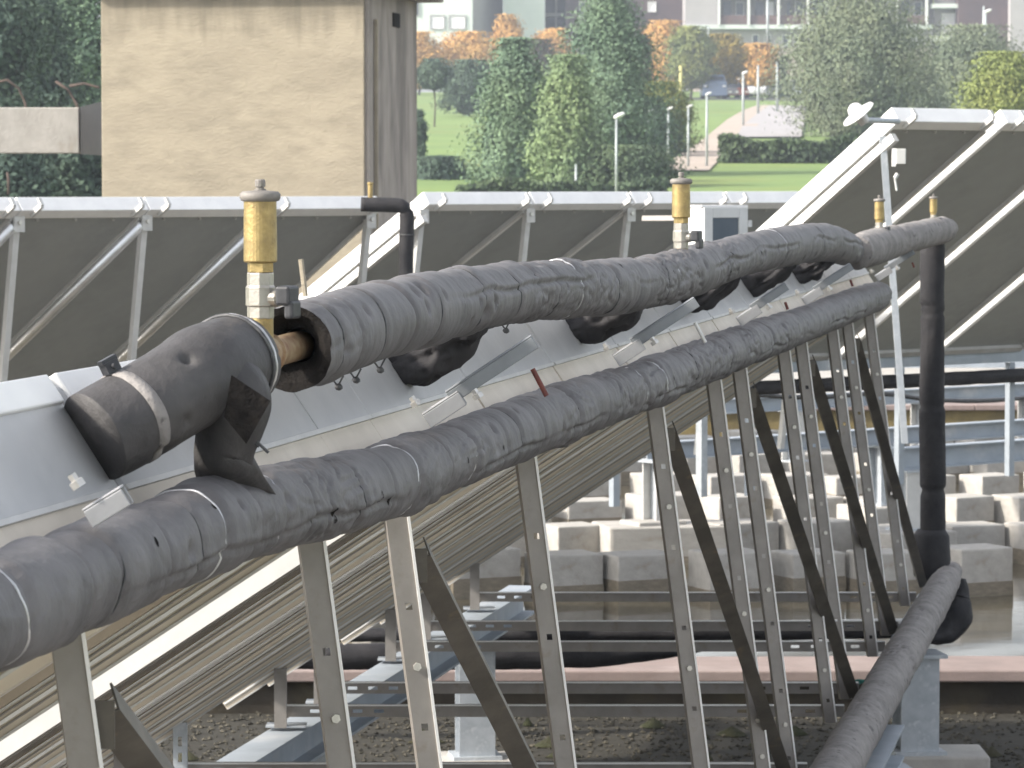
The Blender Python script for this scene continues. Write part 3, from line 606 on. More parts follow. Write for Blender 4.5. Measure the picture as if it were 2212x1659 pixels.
for k, Y in enumerate(fr):
    top, bot = row(-1.365, Y, -0.53), row(-1.19, Y, -1.885)
    lab = 'galvanised triangular frame with perforated post, %s from the black drop pipe' % (['first'] + NTH[1:])[11 - k]
    if k in braces: lab = 'galvanised triangular frame with dark slanting brace, %s from the black drop pipe' % (['first'] + NTH[1:])[11 - k]
    e = empty('support_frame', bot, lab, 'support frame', 'frames under the long collector row')
    Ln = (top - bot).length
    m = MB(); channel(m, bot, top, 0.041, 0.030, 0.0025, PA, PB, [0.08 + 0.215 * q for q in range(6)], (0.013, 0.012)); po = m.build('post', 'strut', e)
    m = MB(); m.box(bot.lerp(top, 0.5) + PA * 0.0195 - PB * 0.0015, 0.005, 0.004, Ln - 0.004, (PA, PB, (top - bot).normalized())); m.build('lit_edge_strip', 'alu_white', po)  # white strip paints the bright, sky-lit edge onto the post
    for q in (1, 3, 5):
        s = 0.08 + 0.215 * q - 0.107; c = bot.lerp(top, s / Ln); m = MB(); m.cyl(c - PB * 0.006, c + PB * 0.002, 0.0075, n=6); m.build('bolt', 'bolt', e)
    l, r = row(-3.10, Y, -1.848), row(-1.14, Y, -1.848)
    m = MB(); channel(m, l + Vector((0, 0.034, 0)), r + Vector((0, 0.034, 0)), 0.041, 0.035, 0.0025, Vector((0, 0, 1)), Vector((0, 1, 0)), [0.10, 0.175, 0.25, 0.325, 1.60, 1.68, 1.76, 1.84], (0.034, 0.012)); br = m.build('base_rail', 'strut', e)
    m = MB(); m.box(l.lerp(r, 0.5) + Vector((0, 0.030, 0.0215)), (r - l).length - 0.004, 0.014, 0.004); m.build('lit_edge_strip', 'alu_white', br)  # white strip paints sunlight along the rail's top edge
    s_up = 0.02; s_dn = 2.33
    m = MB(); channel(m, pl(s_up, 0.022, Y), pl(s_dn, 0.022, Y), 0.041, 0.040, 0.0025, EN, Vector((0, 1, 0))); sr = m.build('slope_rail', 'alu_white' if k == 2 else 'alu_mill', e)  # one rail is whiter than the rest, its sun glare painted in
    if k != 2:
        for pp, hh, mm_ in ((0.0025, 0.005, 'alu'), (0.016, 0.003, 'strut'), (0.024, 0.006, 'alu_white' if k % 2 else 'alu'), (0.034, 0.003, 'strut'), (0.0405, 0.004, 'alu')):  # lip tones alternate to paint their lit and shaded lines
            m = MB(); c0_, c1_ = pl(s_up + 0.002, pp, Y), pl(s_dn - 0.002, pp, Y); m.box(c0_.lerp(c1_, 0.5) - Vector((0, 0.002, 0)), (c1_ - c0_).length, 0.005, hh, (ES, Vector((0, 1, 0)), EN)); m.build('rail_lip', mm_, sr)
    fb, ft = row(-3.13, Y, -1.90), row(-3.13, Y, -1.69)
    m = MB(); channel(m, fb + Vector((0.012, -0.02, 0)), ft + Vector((0.012, -0.02, 0)), 0.043, 0.03, 0.0025, Vector((1, 0, 0)), Vector((0, 1, 0)), [0.05, 0.10, 0.15] if k in (6,) else (), (0.03, 0.012)); m.build('foot', 'galvanised' if k == 6 else 'strut', e)
    m = MB(); m.box(fb + Vector((0.03, 0.03, 0.004)), 0.14, 0.09, 0.006); m.build('foot_plate', 'galvanised', e)
    if k in braces:
        k2 = braces[k]; Y2 = fr[k2] if k2 < len(fr) else Y + 1.6
        if k == 10: Y2 = 17.2
        if k == 2: Y2 = 8.25
        if k == 4: Y2 = 11.3
        a = row(-1.325, Y + 0.03, -0.66); b = row(-1.155, Y2 - 0.04, -1.87)
        t = (b - a).normalized(); A = t.cross(Vector((0, 1, 0))).normalized() * -1; B = A.cross(t); B = B if B.y > 0 else -B
        m = MB(); channel(m, a, b, 0.041, 0.041, 0.003, A, B); m.build('brace', 'strut_shaded', e)
        m = MB(); m.box(a - Vector((0.012, 0.006, 0.01)), 0.05, 0.006, 0.06); m.build('gusset_plate', 'strut_shaded', e)
# pipe brackets: stub channels that reach out between the two pipes
for i, (Y, l0, l1) in enumerate([(4.42, -0.03, 0.05), (6.5, 0.0, 0.235), (8.7, 0.0, 0.235), (11.15, 0.0, 0.18), (13.1, 0.0, 0.21), (16.3, 0.0, 0.20)]):
    U = -ES; b0 = row(-1.315, Y, -0.412)
    lab = 'bent galvanised bracket between the lagged pipes, %s beyond the tall brass vent' % (['', 'first'] + NTH[1:])[i]
    if i == 0: lab = 'short open ended silver bracket bolted under the collector with the white flange'
    e = empty('pipe_bracket', b0, lab, 'bracket', 'brackets between the lagged pipes')
    yb = Vector((0, 1, 0))
    m = MB(); p0_, p1_ = b0 + U * l0, b0 + U * l1
    if i == 0:
        p0_, p1_ = at(180, 1098, 4.42), at(262, 1048, 4.42)
        t = (p1_ - p0_).normalized(); up = yb.cross(t); up = up if up.z > 0 else -up
        channel(m, p0_ - up * 0.0, p1_, 0.04, 0.026, 0.003, yb, -up); m.build('angle_plate', 'zinc_light', e, bevel=0.002)
        bp = [at(172, 1052, 4.40)]
    else:
        channel(m, p0_ + EN * 0.012, p0_ + U * 0.075 + EN * 0.012, 0.052, 0.030, 0.003, yb, -EN); m.build('angle_plate', 'zinc_light', e, bevel=0.002)
        m = MB(); channel(m, p0_ + U * 0.055 + EN * 0.022, p1_ + EN * 0.022, 0.046, 0.026, 0.003, yb, -EN); m.build('channel_arm', 'zinc_dull', e, bevel=0.002)
        m = MB(); m.cyl(p1_ - U * 0.03 - EN * 0.03, p1_ - U * 0.03 - EN * (0.075 if i < 3 else 0.045) + Vector((0, 0, -0.01)), 0.0045, n=10); m.build('red_hose' if False else 'hanger_tube', 'red_hose' if i != 2 else 'alu', e)
        bp = [p0_ + EN * 0.028 + U * 0.0, p0_ + U * 0.10 - EN * 0.02 - yb * 0.03]
    for c in bp:
        m = MB(); m.lathe(c, EN, [(0, 0.010), (0.009, 0.010), (0.0095, 0.006), (0.018, 0.006)], 6); m.build('bolt', 'bolt', e)
# dark rubber gap piece on the white flange
m = MB(); m.box(pl(-0.012, 0.295, 4.98), 0.030, 0.045, 0.075, (ES, EY.normalized(), EN)); tag(m.build('rubber_joint', 'handle_black'), 'small black square rubber joint between two white collector flanges', 'joint')
# black connecting pipes from collectors into the headers
for i, Y in enumerate([6.95, 8.95, 10.95, 12.6, 14.2]):
    a, c = pl(0.0, 0.23, Y), UP.point(UP.s_of_u(2538 - F * 1.315 / Y))[0]; b = a
    P = Pipe([a, a.lerp(c, 0.4) + Vector((0.0, 0, -0.03)), a.lerp(c, 0.75) + Vector((0.01, 0, -0.035)), c + Vector((0, 0, -0.02))], [0.040, 0.044, 0.047, 0.046], 70 + i, wr=5.0, nth=48, step=0.0010, dents=60)
    e = empty('connecting_pipe', b, 'stubby black connection under the upper pipe, %s beyond the tall brass vent' % (['first'] + NTH[1:])[i], 'pipe', 'stubby collector connections')
    P.build('lagging', 'insulation_black', e)

# ================================================================== rear rows of collectors (seen from behind)
def rear_row(name, u0, v0, Y0, n, W, ang_r, phi, drop, run, labels, group, end_left=True, gap=0.012, tube=False, leg_lean=-0.12, base=-1.86, legs=True):
    """top left corner at (u0, v0, Y0); r: along the row, s: down the slope, away from the camera"""
    o = at(u0, v0, Y0); r = Vector((math.cos(R(ang_r)), math.sin(R(ang_r)), 0))
    sh = Vector((-math.cos(R(phi)), math.sin(R(phi)), 0)); s = (sh * run + Vector((0, 0, -drop))); Ls = s.length; s = s.normalized()
    nrm = r.cross(s).normalized(); nrm = nrm if nrm.z > 0 else -nrm          # towards the glass side
    for k in range(n):
        a = o + r * (W * k + gap / 2); b = o + r * (W * (k + 1) - gap / 2)
        e = empty('solar_collector', a.lerp(b, 0.5) + s * Ls, labels(k), 'solar collector', group)
        def q(m, A, B, s0, s1, n0, n1):
            m.hexa([A + s * s0 + nrm * n0, B + s * s0 + nrm * n0, B + s * s1 + nrm * n0, A + s * s1 + nrm * n0, A + s * s0 + nrm * n1, B + s * s0 + nrm * n1, B + s * s1 + nrm * n1, A + s * s1 + nrm * n1])
        m = MB(); q(m, a + r * 0.02, b - r * 0.02, 0.06, Ls - 0.02, 0.012, 0.075); m.build('back_sheet', 'back_sheet', e)
        m = MB(); q(m, a, b, 0.0, 0.078, -0.002, 0.095); m.build('top_rail', 'alu_white', e, bevel=0.004)
        m = MB(); q(m, a - r * 0.0, a + r * 0.028, 0.079, Ls, -0.002, 0.092); m.build('side_frame', 'alu_white', e, bevel=0.002)
        if tube and (k or not end_left):
            m = MB(); m.cyl(a + s * 0.10 - nrm * 0.028, a + s * (Ls - 0.02) - nrm * 0.028, 0.034, n=20); m.build('slope_tube', 'alu_shiny', e, smooth=True)
        m = MB(); q(m, b - r * 0.022, b, 0.079, Ls, -0.012, 0.092); m.build('side_frame', 'alu', e, bevel=0.002)
        m = MB(); q(m, a + r * 0.03, b - r * 0.03, Ls - 0.05, Ls, -0.01, 0.09); m.build('bottom_rail', 'alu', e)
        m = MB(); q(m, a + r * 0.03, b - r * 0.03, 0.08, Ls - 0.05, 0.078, 0.084); m.build('glass_pane', 'pane_dark', e)
        for f in (0.2, 0.5, 0.8):
            c = a.lerp(b, f) + s * 0.10; m = MB(); m.cyl(c - nrm * 0.001, c + nrm * 0.014, 0.008, n=8); m.build('rivet', 'alu', e)
        for f in (0.10, 0.90):
            c = a.lerp(b, f) + s * 0.03 - nrm * 0.006; up = -s
            m = MB(); m.box(c + up * 0.035, 0.020, 0.03, 0.10, (r, nrm, s)); m.box(c + up * 0.088 + nrm * 0.02, 0.022, 0.05, 0.012, (r, nrm, s)); m.build('clamp', 'alu', e)
        if k == 0 and end_left:
            m = MB(); q(m, a - r * 0.05, a - r * 0.012, 0.05, Ls, -0.10, -0.05); m.build('slope_rail', 'alu', e)
    if legs:
        for k in range(n + 1):
            t = o + r * (W * k + 0.03) + s * 0.09 - nrm * 0.02
            if k == n: t = o + r * (W * k - 0.05) + s * 0.09 - nrm * 0.02
            hgt = t.z - base; b = Vector((t.x, t.y, base)) + (sh * (-leg_lean)) * hgt
            e = empty('collector_leg', b, 'slim pale leg propping the back of the %s, %s along' % (name, (['first'] + NTH[1:])[k]), 'support leg', 'legs of the ' + name)
            A = r; B = Vector((-r.y, r.x, 0))
            m = MB(); channel(m, b, t, 0.041, 0.036, 0.003, A, B); m.build('leg_post', 'alu', e)
            m = MB(); m.box(t + Vector((0, 0, -0.01)) - B * 0.012, 0.075, 0.012, 0.09, (A, B, Vector((0, 0, 1)))); m.build('head_bracket', 'alu', e)
            m = MB(); m.cyl(t - B * 0.03, t - B * 0.012, 0.014, n=6); m.build('bolt', 'bolt', e)
    return o, r, s, nrm, Ls, sh
ord_ = ['first', 'second', 'third', 'fourth', 'fifth', 'sixth']
LEFT = rear_row('row before the beige tower', -248, 456, 20.35, 4, 0.935, 45, 34, 1.40, 1.85, lambda k: ['dark backed solar collector whose top clamp meets the trees beside the beige tower', 'dark backed solar collector second along the row before the beige tower', 'dark backed solar collector behind the tall brass vent', 'dark backed end collector beside the black elbow pipe before the tower'][k], 'collectors in front of the beige tower', end_left=False, tube=True)
MID = rear_row('row before the meter cabinet', 924, 441, 23.3, 4, 0.935, 44, 33, 1.30, 1.90, lambda k: ['dark backed end collector with bright white side frame beside the black elbow pipe', 'dark backed solar collector second along from the bright white side frame', 'dark backed solar collector holding the bracket bar of the meter cabinet', 'dark backed solar collector behind the grey meter cabinet'][k], 'collectors around the meter cabinet', gap=0.02)
RIGHT = rear_row('higher row at the pool', 1928, 261, 20.5, 4, 0.90, 41, 41, 1.43, 1.95, lambda k: ['dark backed end collector of the higher row carrying the white sensor on an arm', 'dark backed collector of the higher row next to the one with the white sensor', 'dark backed collector of the higher row third from the white sensor', 'dark backed collector at the far end of the higher row'][k], 'collectors of the higher row', legs=False, gap=0.10)

# legs, rail and pipe of the higher row
o, r, s, nrm, Ls, sh = RIGHT
lt = o + s * 0.1 - nrm * 0.03; lb = at(1955, 958, lt.y)
e = empty('collector_leg', lb, 'tall pale pole holding up the corner below the white sensor', 'support leg')
m = MB(); channel(m, lb, lt, 0.035, 0.03, 0.003, Vector((1, 0, 0)), Vector((0, 1, 0))); m.build('leg_post', 'galvanised', e)
m = MB(); m.box(at(1944, 338, lt.y) - Vector((0, 0.03, 0)), 0.055, 0.05, 0.085); m.build('junction_box', 'plastic_grey', e, bevel=0.004)
m = MB(); m.box(at(1930, 340, lt.y) - Vector((0, 0.02, 0)), 0.02, 0.03, 0.10); m.build('cable_gland', 'white_paint', e)
m = MB(); m.cyl(at(1938, 375, lt.y) - Vector((0, .03, 0)), at(1932, 385, lt.y) - Vector((0, .03, 0)), 0.012, n=8); m.cyl(at(1932, 385, lt.y) - Vector((0, .03, 0)), at(1936, 412, lt.y) - Vector((0, .03, 0)), 0.006, n=8); m.build('cable_loop', 'plastic_grey', e)
bl = o + s * (Ls + 0.02) - r * 1.4; br = bl + r * 7.0; br.z = bl.z = o.z + s.z * Ls - 0.03
e = empty('bottom_beam', bl, 'pale blue steel rail along the foot of the higher row', 'steel beam')
m = MB(); channel(m, bl, br, 0.09, 0.06, 0.006, Vector((0, 0, 1)), Vector((-r.y, r.x, 0))); m.build('rail_web', 'steel_blue', e)
P = Pipe([bl + Vector((0, -0.08, -0.13)), bl.lerp(br, 0.3) + Vector((0, -0.08, -0.125)), bl.lerp(br, 0.6) + Vector((0, -0.08, -0.13)), br + Vector((0, -0.08, -0.13))], [0.045] * 4, 91, wr=0.8, nth=24, step=0.003)
e = empty('insulated_pipe', bl, 'thin black lagged pipe hung under the rail of the higher row', 'pipe'); P.build('lagging', 'insulation_black', e)
for i, t in enumerate((0.2, 0.36, 0.55, 0.7)):
    c = bl.lerp(br, t); b = Vector((c.x, c.y, -1.9))
    e = empty('collector_leg', b, 'short blue steel prop under the higher row, %s from its sensor end' % (['first'] + NTH[1:])[i], 'support leg', 'props under the higher row')
    m = MB(); channel(m, b, c - Vector((0, 0, 0.05)), 0.05, 0.04, 0.004, r, Vector((-r.y, r.x, 0))); m.build('leg_post', 'steel_blue', e)
# a sagging cable
P = Pipe([at(1585, 850, 24), at(1750, 858, 24.5), at(1900, 850, 25), at(2000, 862, 25.2), at(2110, 866, 25.5), at(2240, 858, 26)], [0.016] * 6, 92, wr=0, nth=8, step=0.006)
e = empty('cable', at(1900, 850, 25), 'black cable sagging below the thin black pipe of the higher row', 'cable'); P.build('sheath', 'wire_dark', e)
# sensor with white dome on an arm
so = at(1857, 250, 20.2)
e = empty('radiation_sensor', so, 'white domed sensor with round sun shield on a thin arm', 'sensor')
ax = Vector((-0.62, -0.16, 0.77)).normalized()
m = MB(); m.lathe(so, ax, [(0, 0.02), (0.002, 0.085), (0.010, 0.10), (0.018, 0.095), (0.024, 0.05), (0.026, 0.02)], 28); m.build('sun_shield', 'alu_white', e, smooth=False)
m = MB(); m.lathe(so + ax * 0.022, ax, [(0, 0.045), (0.02, 0.044), (0.04, 0.035), (0.052, 0.018), (0.056, 0.002)], 20); m.build('dome', 'white_paint', e, smooth=True)
m = MB(); m.lathe(so - ax * 0.05, ax, [(0, 0.03), (0.03, 0.035), (0.052, 0.035)], 14); m.build('base', 'alu', e)
m = MB(); m.cyl(so - ax * 0.03, at(1940, 262, 20.45), 0.016, n=12); m.build('arm', 'galvanised', e)

# black elbow pipe at the gap between the two rear rows
P = Pipe([at(780, 441, 22.6), at(835, 443, 22.6), at(868, 446, 22.6), at(878, 462, 22.6), at(879, 500, 22.6), at(876, 620, 22.6), at(873, 760, 22.6)], [0.046, 0.046, 0.046, 0.045, 0.044, 0.044, 0.044], 95, wr=0.3, nth=28, step=0.0012)
e = empty('elbow_pipe', at(875, 600, 22.6), 'black lagged pipe turning down between the two rear collector rows', 'pipe'); P.build('lagging', 'insulation_black', e)
P.tie(P.s_of_u(879) + 0.02, e, 0.004, 'wire_dark', 'joint_ring')
air = at(800, 432, 22.6)
m = MB(); m.lathe(air, Vector((0, 0, 1)), [(0, 0.016), (0.09, 0.016), (0.095, 0.02), (0.105, 0.02), (0.11, 0.008)], 12); tag(m.build('air_vent', 'brass'), 'tiny brass air vent in front of the dark corner of the tower', 'air vent')

# meter cabinet
e = empty('meter_cabinet', at(1545, 520, 22.4), 'grey meter cabinet with a dark glazed window behind the upper pipe', 'cabinet')
cr = Vector((math.cos(R(40)), math.sin(R(40)), 0)); cn = Vector((math.sin(R(40)), -math.cos(R(40)), 0)); U = Vector((0, 0, 1))
cc_ = at(1566, 505, 22.3)
m = MB(); m.box(cc_ - cn * 0.11, 0.36, 0.20, 0.32, (cr, cn, U)); m.build('housing', 'plastic_grey', e, bevel=0.008)
m = MB()
for (dx_, dz_, sx_, sz_) in ((-0.145, 0, 0.07, 0.32), (0.145, 0, 0.07, 0.32), (0, 0.128, 0.22, 0.064), (0, -0.128, 0.22, 0.064)):
    m.box(cc_ + cr * dx_ + U * dz_, sx_ - 0.001, 0.024, sz_ - 0.001, (cr, cn, U))
dr_ = m.build('door', 'plastic_grey', e, bevel=0.003)
m = MB(); m.box(cc_ - cn * 0.004, 0.222, 0.008, 0.194, (cr, cn, U)); m.build('window_pane', 'pane_dark', dr_)
m = MB(); m.box(cc_ + cr * 0.195 + U * 0.06, 0.03, 0.03, 0.04, (cr, cn, U)); m.build('latch', 'plastic_grey', e)
m = MB(); m.box(cc_ - cn * 0.11 + U * 0.166, 0.38, 0.22, 0.012, (cr, cn, U)); m.build('lid', 'white_paint', e)
m = MB(); m.cyl(at(1390, 472, 22.9), at(1520, 471, 22.6), 0.022, n=4); m.build('mounting_bar', 'strut', e)
m = MB(); m.box(cc_ - cn * 0.2 - U * 0.8, 0.05, 0.05, 1.6, (cr, cn, U)); m.build('stand_post', 'galvanised', e)

# ------------------------------------------------------------------ beige tower and the concrete beam beside it
TY = 34.0; a = R(-9.5)
tx = Vector((math.cos(a), math.sin(a), 0)); ty = Vector((-math.sin(a), math.cos(a), 0))
c0 = at(222, 300, TY); c1 = at(800, 300, TY); Wt = (c1 - c0).x / tx.x
e = empty('tower', Vector((c0.x, TY, -2.9)), 'beige plastered tower block with a bare grey concrete side', 'tower')
base = Vector((c0.x, TY, 0))
m = MB(); m.box(base + tx * Wt / 2 + ty * 1.15 + U * (-0.55), Wt, 2.3, 4.6, (tx, ty, U)); tb = m.build('core', 'tower_concrete', e)
m = MB(); m.box(base + tx * (Wt / 2 - 0.015) - ty * 0.02 + U * (-0.55), Wt - 0.03, 0.04, 4.58, (tx, ty, U)); m.build('plaster_face', 'tower_plaster', e, bevel=0.01)
rt = at(500, -12, TY).z
m = MB(); m.box(base + tx * (Wt / 2 + 0.06) + ty * 1.15 + U * (rt + 0.10), Wt + 0.36, 2.6, 0.16, (tx, ty, U)); m.build('roof_slab', 'tower_concrete', e, bevel=0.02)
m = MB(); m.box(base + tx * (Wt + 0.005) + ty * 1.25 + U * at(858, 35, TY).z, 0.02, 0.30, 0.13, (tx, ty, U)); m.build('hole', 'foam_cut', e)
m = MB(); m.box(base + tx * (Wt + 0.02) + ty * 0.25 + U * -0.4, 0.03, 0.05, 3.8, (tx, ty, U)); m.build('corner_strip', 'tower_plaster', e)
b0_, b1_ = at(-320, 281, 35.6), at(171, 281, 35.6)
e = empty('concrete_beam', b1_, 'bare pale concrete beam ending at the dark duct of the tower', 'beam')
m = MB(); m.span(b0_.x, b1_.x, 35.6, 36.0, at(0, 331, 35.6).z, at(0, 232, 35.6).z); m.build('beam_body', 'concrete', e, bevel=0.01)
e = empty('duct', at(195, 280, 33.3), 'dark square duct joining the concrete beam to the beige tower', 'duct')
m = MB(); A_, B_ = at(172, 0, 35.55), at(240, 0, 34.7)
def zz_(v, Y): return at(0, v, Y).z
m.hexa([(A_.x, 35.55, zz_(333, 35.55)), (B_.x, 34.7, zz_(337, 34.7)), (B_.x, 36.6, zz_(337, 34.7)), (A_.x, 36.6, zz_(333, 35.55)), (A_.x, 35.55, zz_(231, 35.55)), (B_.x, 34.7, zz_(214, 34.7)), (B_.x, 36.6, zz_(214, 34.7)), (A_.x, 36.6, zz_(231, 35.55))])
m.build('duct_body', 'dark_metal', e)

# ------------------------------------------------------------------ steel beams and columns
def ibeam(m, p0, p1, W, H, t=0.008):
    p0, p1 = Vector(p0), Vector(p1); T = (p1 - p0).normalized(); A = T.cross(Vector((0, 0, 1))).normalized(); Z = A.cross(T)
    return p0, p1, A, Z
def steel_beam(p0, p1, label, W=0.12, H=0.13, mt='steel_blue'):
    p0, p1 = Vector(p0), Vector(p1); T = (p1 - p0).normalized(); A = T.cross(Vector((0, 0, 1))).normalized(); Z = A.cross(T); L_ = (p1 - p0).length; c = p0.lerp(p1, 0.5)
    e = empty('steel_beam', p0, label, 'steel beam')
    m = MB(); m.box(c - Z * 0.005, L_, W, 0.010, (T, A, Z)); m.build('top_flange', mt, e)
    m = MB(); m.box(c - Z * H / 2, L_, 0.008, H - 0.020, (T, A, Z)); m.build('web', mt, e)
    m = MB(); m.box(c - Z * (H - 0.005), L_, W, 0.010, (T, A, Z)); m.build('bottom_flange', mt, e)
    return e
def steel_column(x, y, zb, zt, rotd, label, W=0.14, group='steel columns of the racks'):
    a = R(rotd); A = Vector((math.cos(a), math.sin(a), 0)); B = Vector((-math.sin(a), math.cos(a), 0)); c = Vector((x, y, (zb + zt) / 2)); H = zt - zb - 0.03
    e = empty('steel_column', (x, y, zb), label, 'steel column', group)
    for sg in (-1, 1):
        m = MB(); m.box(c + B * sg * (W / 2 - 0.005), W, 0.010, H, (A, B, U)); m.build('flange', 'alu' if 'pale' in label or 'bright' in label else 'galvanised', e)  # lit columns get paler flanges, sunlight painted into the metal
    m = MB(); m.box(c, 0.008, W - 0.02, H, (A, B, U)); m.build('web', 'galvanised', e)
    for z in (zb + 0.0075, zt - 0.0075):
        m = MB(); m.box((x, y, z), W * 1.35, W * 1.35, 0.015, (A, B, U)); m.build('end_plate', 'galvanised', e)
    return e
def bl_(X0, Y, h): return row(X0, Y, h)
steel_beam(bl_(-3.10, 8.0, -1.912), bl_(-3.10, 17.6, -1.912), 'blue grey steel beam carrying the low feet of the frames', 0.13, 0.13)
steel_beam(bl_(-1.02, 7.5, -1.935), bl_(-1.02, 13.2, -1.935), 'pale steel beam under the dusty return pipe', 0.13, 0.12)
steel_beam(bl_(-1.13, 14.6, -1.93), bl_(-1.13, 17.4, -1.93), 'short steel beam on the wide column below the drop pipe', 0.13, 0.06)
for Y, X0, lab in ((13.35, -3.10, 'steel column under the blue beam beside the row of low feet'), (16.4, -3.10, 'wide steel column under the far end of the blue beam')):
    p = bl_(X0, Y, 0); steel_column(p.x, p.y, -2.55, -2.045, 8, lab, 0.16)
p = bl_(-1.02, 13.0, 0); steel_column(p.x + 0.01, p.y, -2.55, -2.058, 8, 'steel column under the end of the return pipe beam', 0.14)
p = at(1978, 1500, 15.7); steel_column(p.x, p.y, -2.42, -1.992, 8, 'wide grey steel column on a white block beside the return pipe', 0.165)
rr = Vector((math.cos(R(41)), math.sin(R(41)), 0))
def rear_beam(u, v, h, L_, label, H=0.13):
    Y = F * (-h) / (v - 398.0); p = Vector(((u - 1106) / F * Y, Y, h)); return steel_beam(p, p + rr * L_, label, 0.12, H), p
_, B1 = rear_beam(1398, 957, -1.90, 7.0, 'long blue steel beam crossing above the concrete blocks behind the posts')
_, B2 = rear_beam(1936, 968, -1.90, 4.0, 'short blue steel beam with white marks beside the black drop pipe', 0.16)
_, B3 = rear_beam(1560, 862, -1.90, 8.0, 'far pale steel beam above the mossy parapet')
BLK = -2.50
c = B1 + rr * 0.10; steel_column(c.x, c.y, BLK, -2.032, 41, 'pale steel column on a stained block at the end of the long beam', 0.15)
c = B1 + rr * 2.5; steel_column(c.x, c.y, BLK, -2.032, 41, 'blue grey steel column under the middle of the long beam', 0.15)
c = B2 + rr * 0.12; steel_column(c.x, c.y, BLK, -2.062, 41, 'bright steel column under the short beam beside the drop pipe', 0.16)
for i, t in enumerate((0.9, 2.6, 4.1, 5.4)):
    c = B3 + rr * t; steel_column(c.x, c.y, BLK, -2.032, 41, 'pale steel column below the far beam, %s from its end' % (['first'] + NTH[1:])[i], 0.15, 'columns of the far beam')

# ------------------------------------------------------------------ concrete blocks in the water
bm_ = MB(); bm_.box((0, 0, 0), 0.46, 0.34, 0.34); blk_me = None
bw = MB(); bw.box((0, 0, 0), 0.472, 0.352, 0.16)
pr = random.Random(12)
proto = None
def block(x, y, rz, sx, sy, sz, label, top=BLK, group='concrete blocks standing in the water'):
    global proto
    e = empty('concrete_block', (x, y, WATER), label, 'concrete block', group)
    if proto is None:
        m = MB(); m.box((0, 0, 0.5), 1, 1, 1); pm = m.mesh('block', 'concrete'); m = MB(); m.box((0, 0, 0.5), 1, 1, 1); wm_ = m.mesh('stain', 'concrete_wet'); proto = (pm, wm_)
    e.rotation_euler = (0, 0, rz)
    hh = top - WATER + 0.05
    o = bpy.data.objects.new('block_body', proto[0]); C.objects.link(o); o.parent = e; o.scale = (sx, sy, hh); o.location = (0, 0, -0.05)
    b = o.modifiers.new('bevel', 'BEVEL'); b.width = 0.03; b.segments = 2
    o = bpy.data.objects.new('wet_foot', proto[1]); C.objects.link(o); o.parent = e; o.scale = (sx * 1.006, sy * 1.006, 0.05 + pr.uniform(0.05, 0.15)); o.location = (0, 0, -0.05)
labs = {25.1: 'grey concrete block in the water, first line behind the pink coping', 27.2: 'grey concrete block in the second line behind the pink coping', 29.6: 'grey concrete block in the third line behind the pink coping', 32.0: 'grey concrete block in the fourth line behind the pink coping', 34.6: 'grey concrete block in the last lines before the far parapet', 37.0: 'grey concrete block in the last lines before the far parapet'}
for Y, lab in labs.items():
    x = -2.6 if Y < 28 else -3.0
    while x < 7.4 + (Y - 25) * 0.12:
        y = Y + pr.uniform(-0.12, 0.12) + 0.04 * x
        block(x, y, R(pr.choice((24, 28, 34)) + pr.uniform(-3, 3)), pr.uniform(0.38, 0.52), pr.uniform(0.30, 0.38), 1, lab, BLK + pr.uniform(-0.035, 0.03), 'concrete blocks, ' + lab.split(',')[-1].strip()[:40])
        x += pr.uniform(0.50, 0.66)
block(B1.x + 0.12, B1.y + 0.06, R(12), 0.95, 0.6, 1, 'broad rust stained concrete block under the pale steel column', BLK + 0.0)
c = B1 + rr * 2.5; block(c.x, c.y, R(30), 0.5, 0.5, 1, 'square concrete block under the middle column of the long beam', BLK)
c = B2 + rr * 0.12; block(c.x, c.y, R(30), 0.55, 0.5, 1, 'square concrete block under the bright column beside the drop pipe', BLK)
# white blocks under the near columns
for (x, y, zt, lab) in ((at(2010, 1630, 15.7).x, 15.75, -2.42, 'white topped concrete block under the wide grey column'), (bl_(-3.10, 13.35, 0).x, 13.35, -2.55, 'low concrete pad under the column beside the low feet'), (bl_(-3.10, 16.4, 0).x, 16.4, -2.55, 'low concrete pad under the far column of the blue beam'), (bl_(-1.02, 13, 0).x, 13.0, -2.55, 'low concrete pad under the return pipe column')):
    e = empty('concrete_pad', (x, y, FLOORZ), lab, 'concrete block', 'pads on the gravel')
    m = MB(); m.span(x - 0.22, x + 0.24, y - 0.18, y + 0.18, FLOORZ - 0.02, zt); m.build('pad', 'concrete', e, bevel=0.012)

# black pipe and conduits lying in front of the coping
e = empty('parapet_wall', (0, 56, -2.9), 'plain grey parapet at the back of the roof under the higher row', 'wall')
m = MB(); m.span(-15.8, 21.8, 55.5, 55.9, -2.9, -0.9); m.build('wall_body', 'steel_blue', e)
P = Pipe([at(560, 1418, 17.2), at(760, 1418, 17.2), at(1000, 1420, 17.3), at(1250, 1419, 17.4), at(1420, 1412, 17.5), at(1520, 1402, 17.6)], [0.062, 0.062, 0.060, 0.052, 0.030, 0.012], 101, wr=0.6, nth=36, step=0.0015)
e = empty('black_pipe', at(900, 1418, 17.2), 'thick black lagged pipe lying behind the base rails above the coping', 'pipe'); P.build('lagging', 'insulation_black', e)
P = Pipe([at(640, 1372, 17.5), at(1000, 1371, 17.5), at(1500, 1368, 17.5), at(1800, 1366, 17.5), at(1960, 1362, 17.5)], [0.034] * 5, 103, wr=0.4, nth=24, step=0.002)
e = empty('conduit', at(1300, 1370, 17.5), 'dark conduit running parallel to the base rails', 'conduit'); P.build('sheath', 'insulation_black', e)
m = MB(); m.cyl(at(900, 1358, 17.6), at(1960, 1344, 17.6), 0.018, n=12); tag(m.build('conduit', 'alu', smooth=True), 'thin silver conduit above the dark conduit', 'conduit')
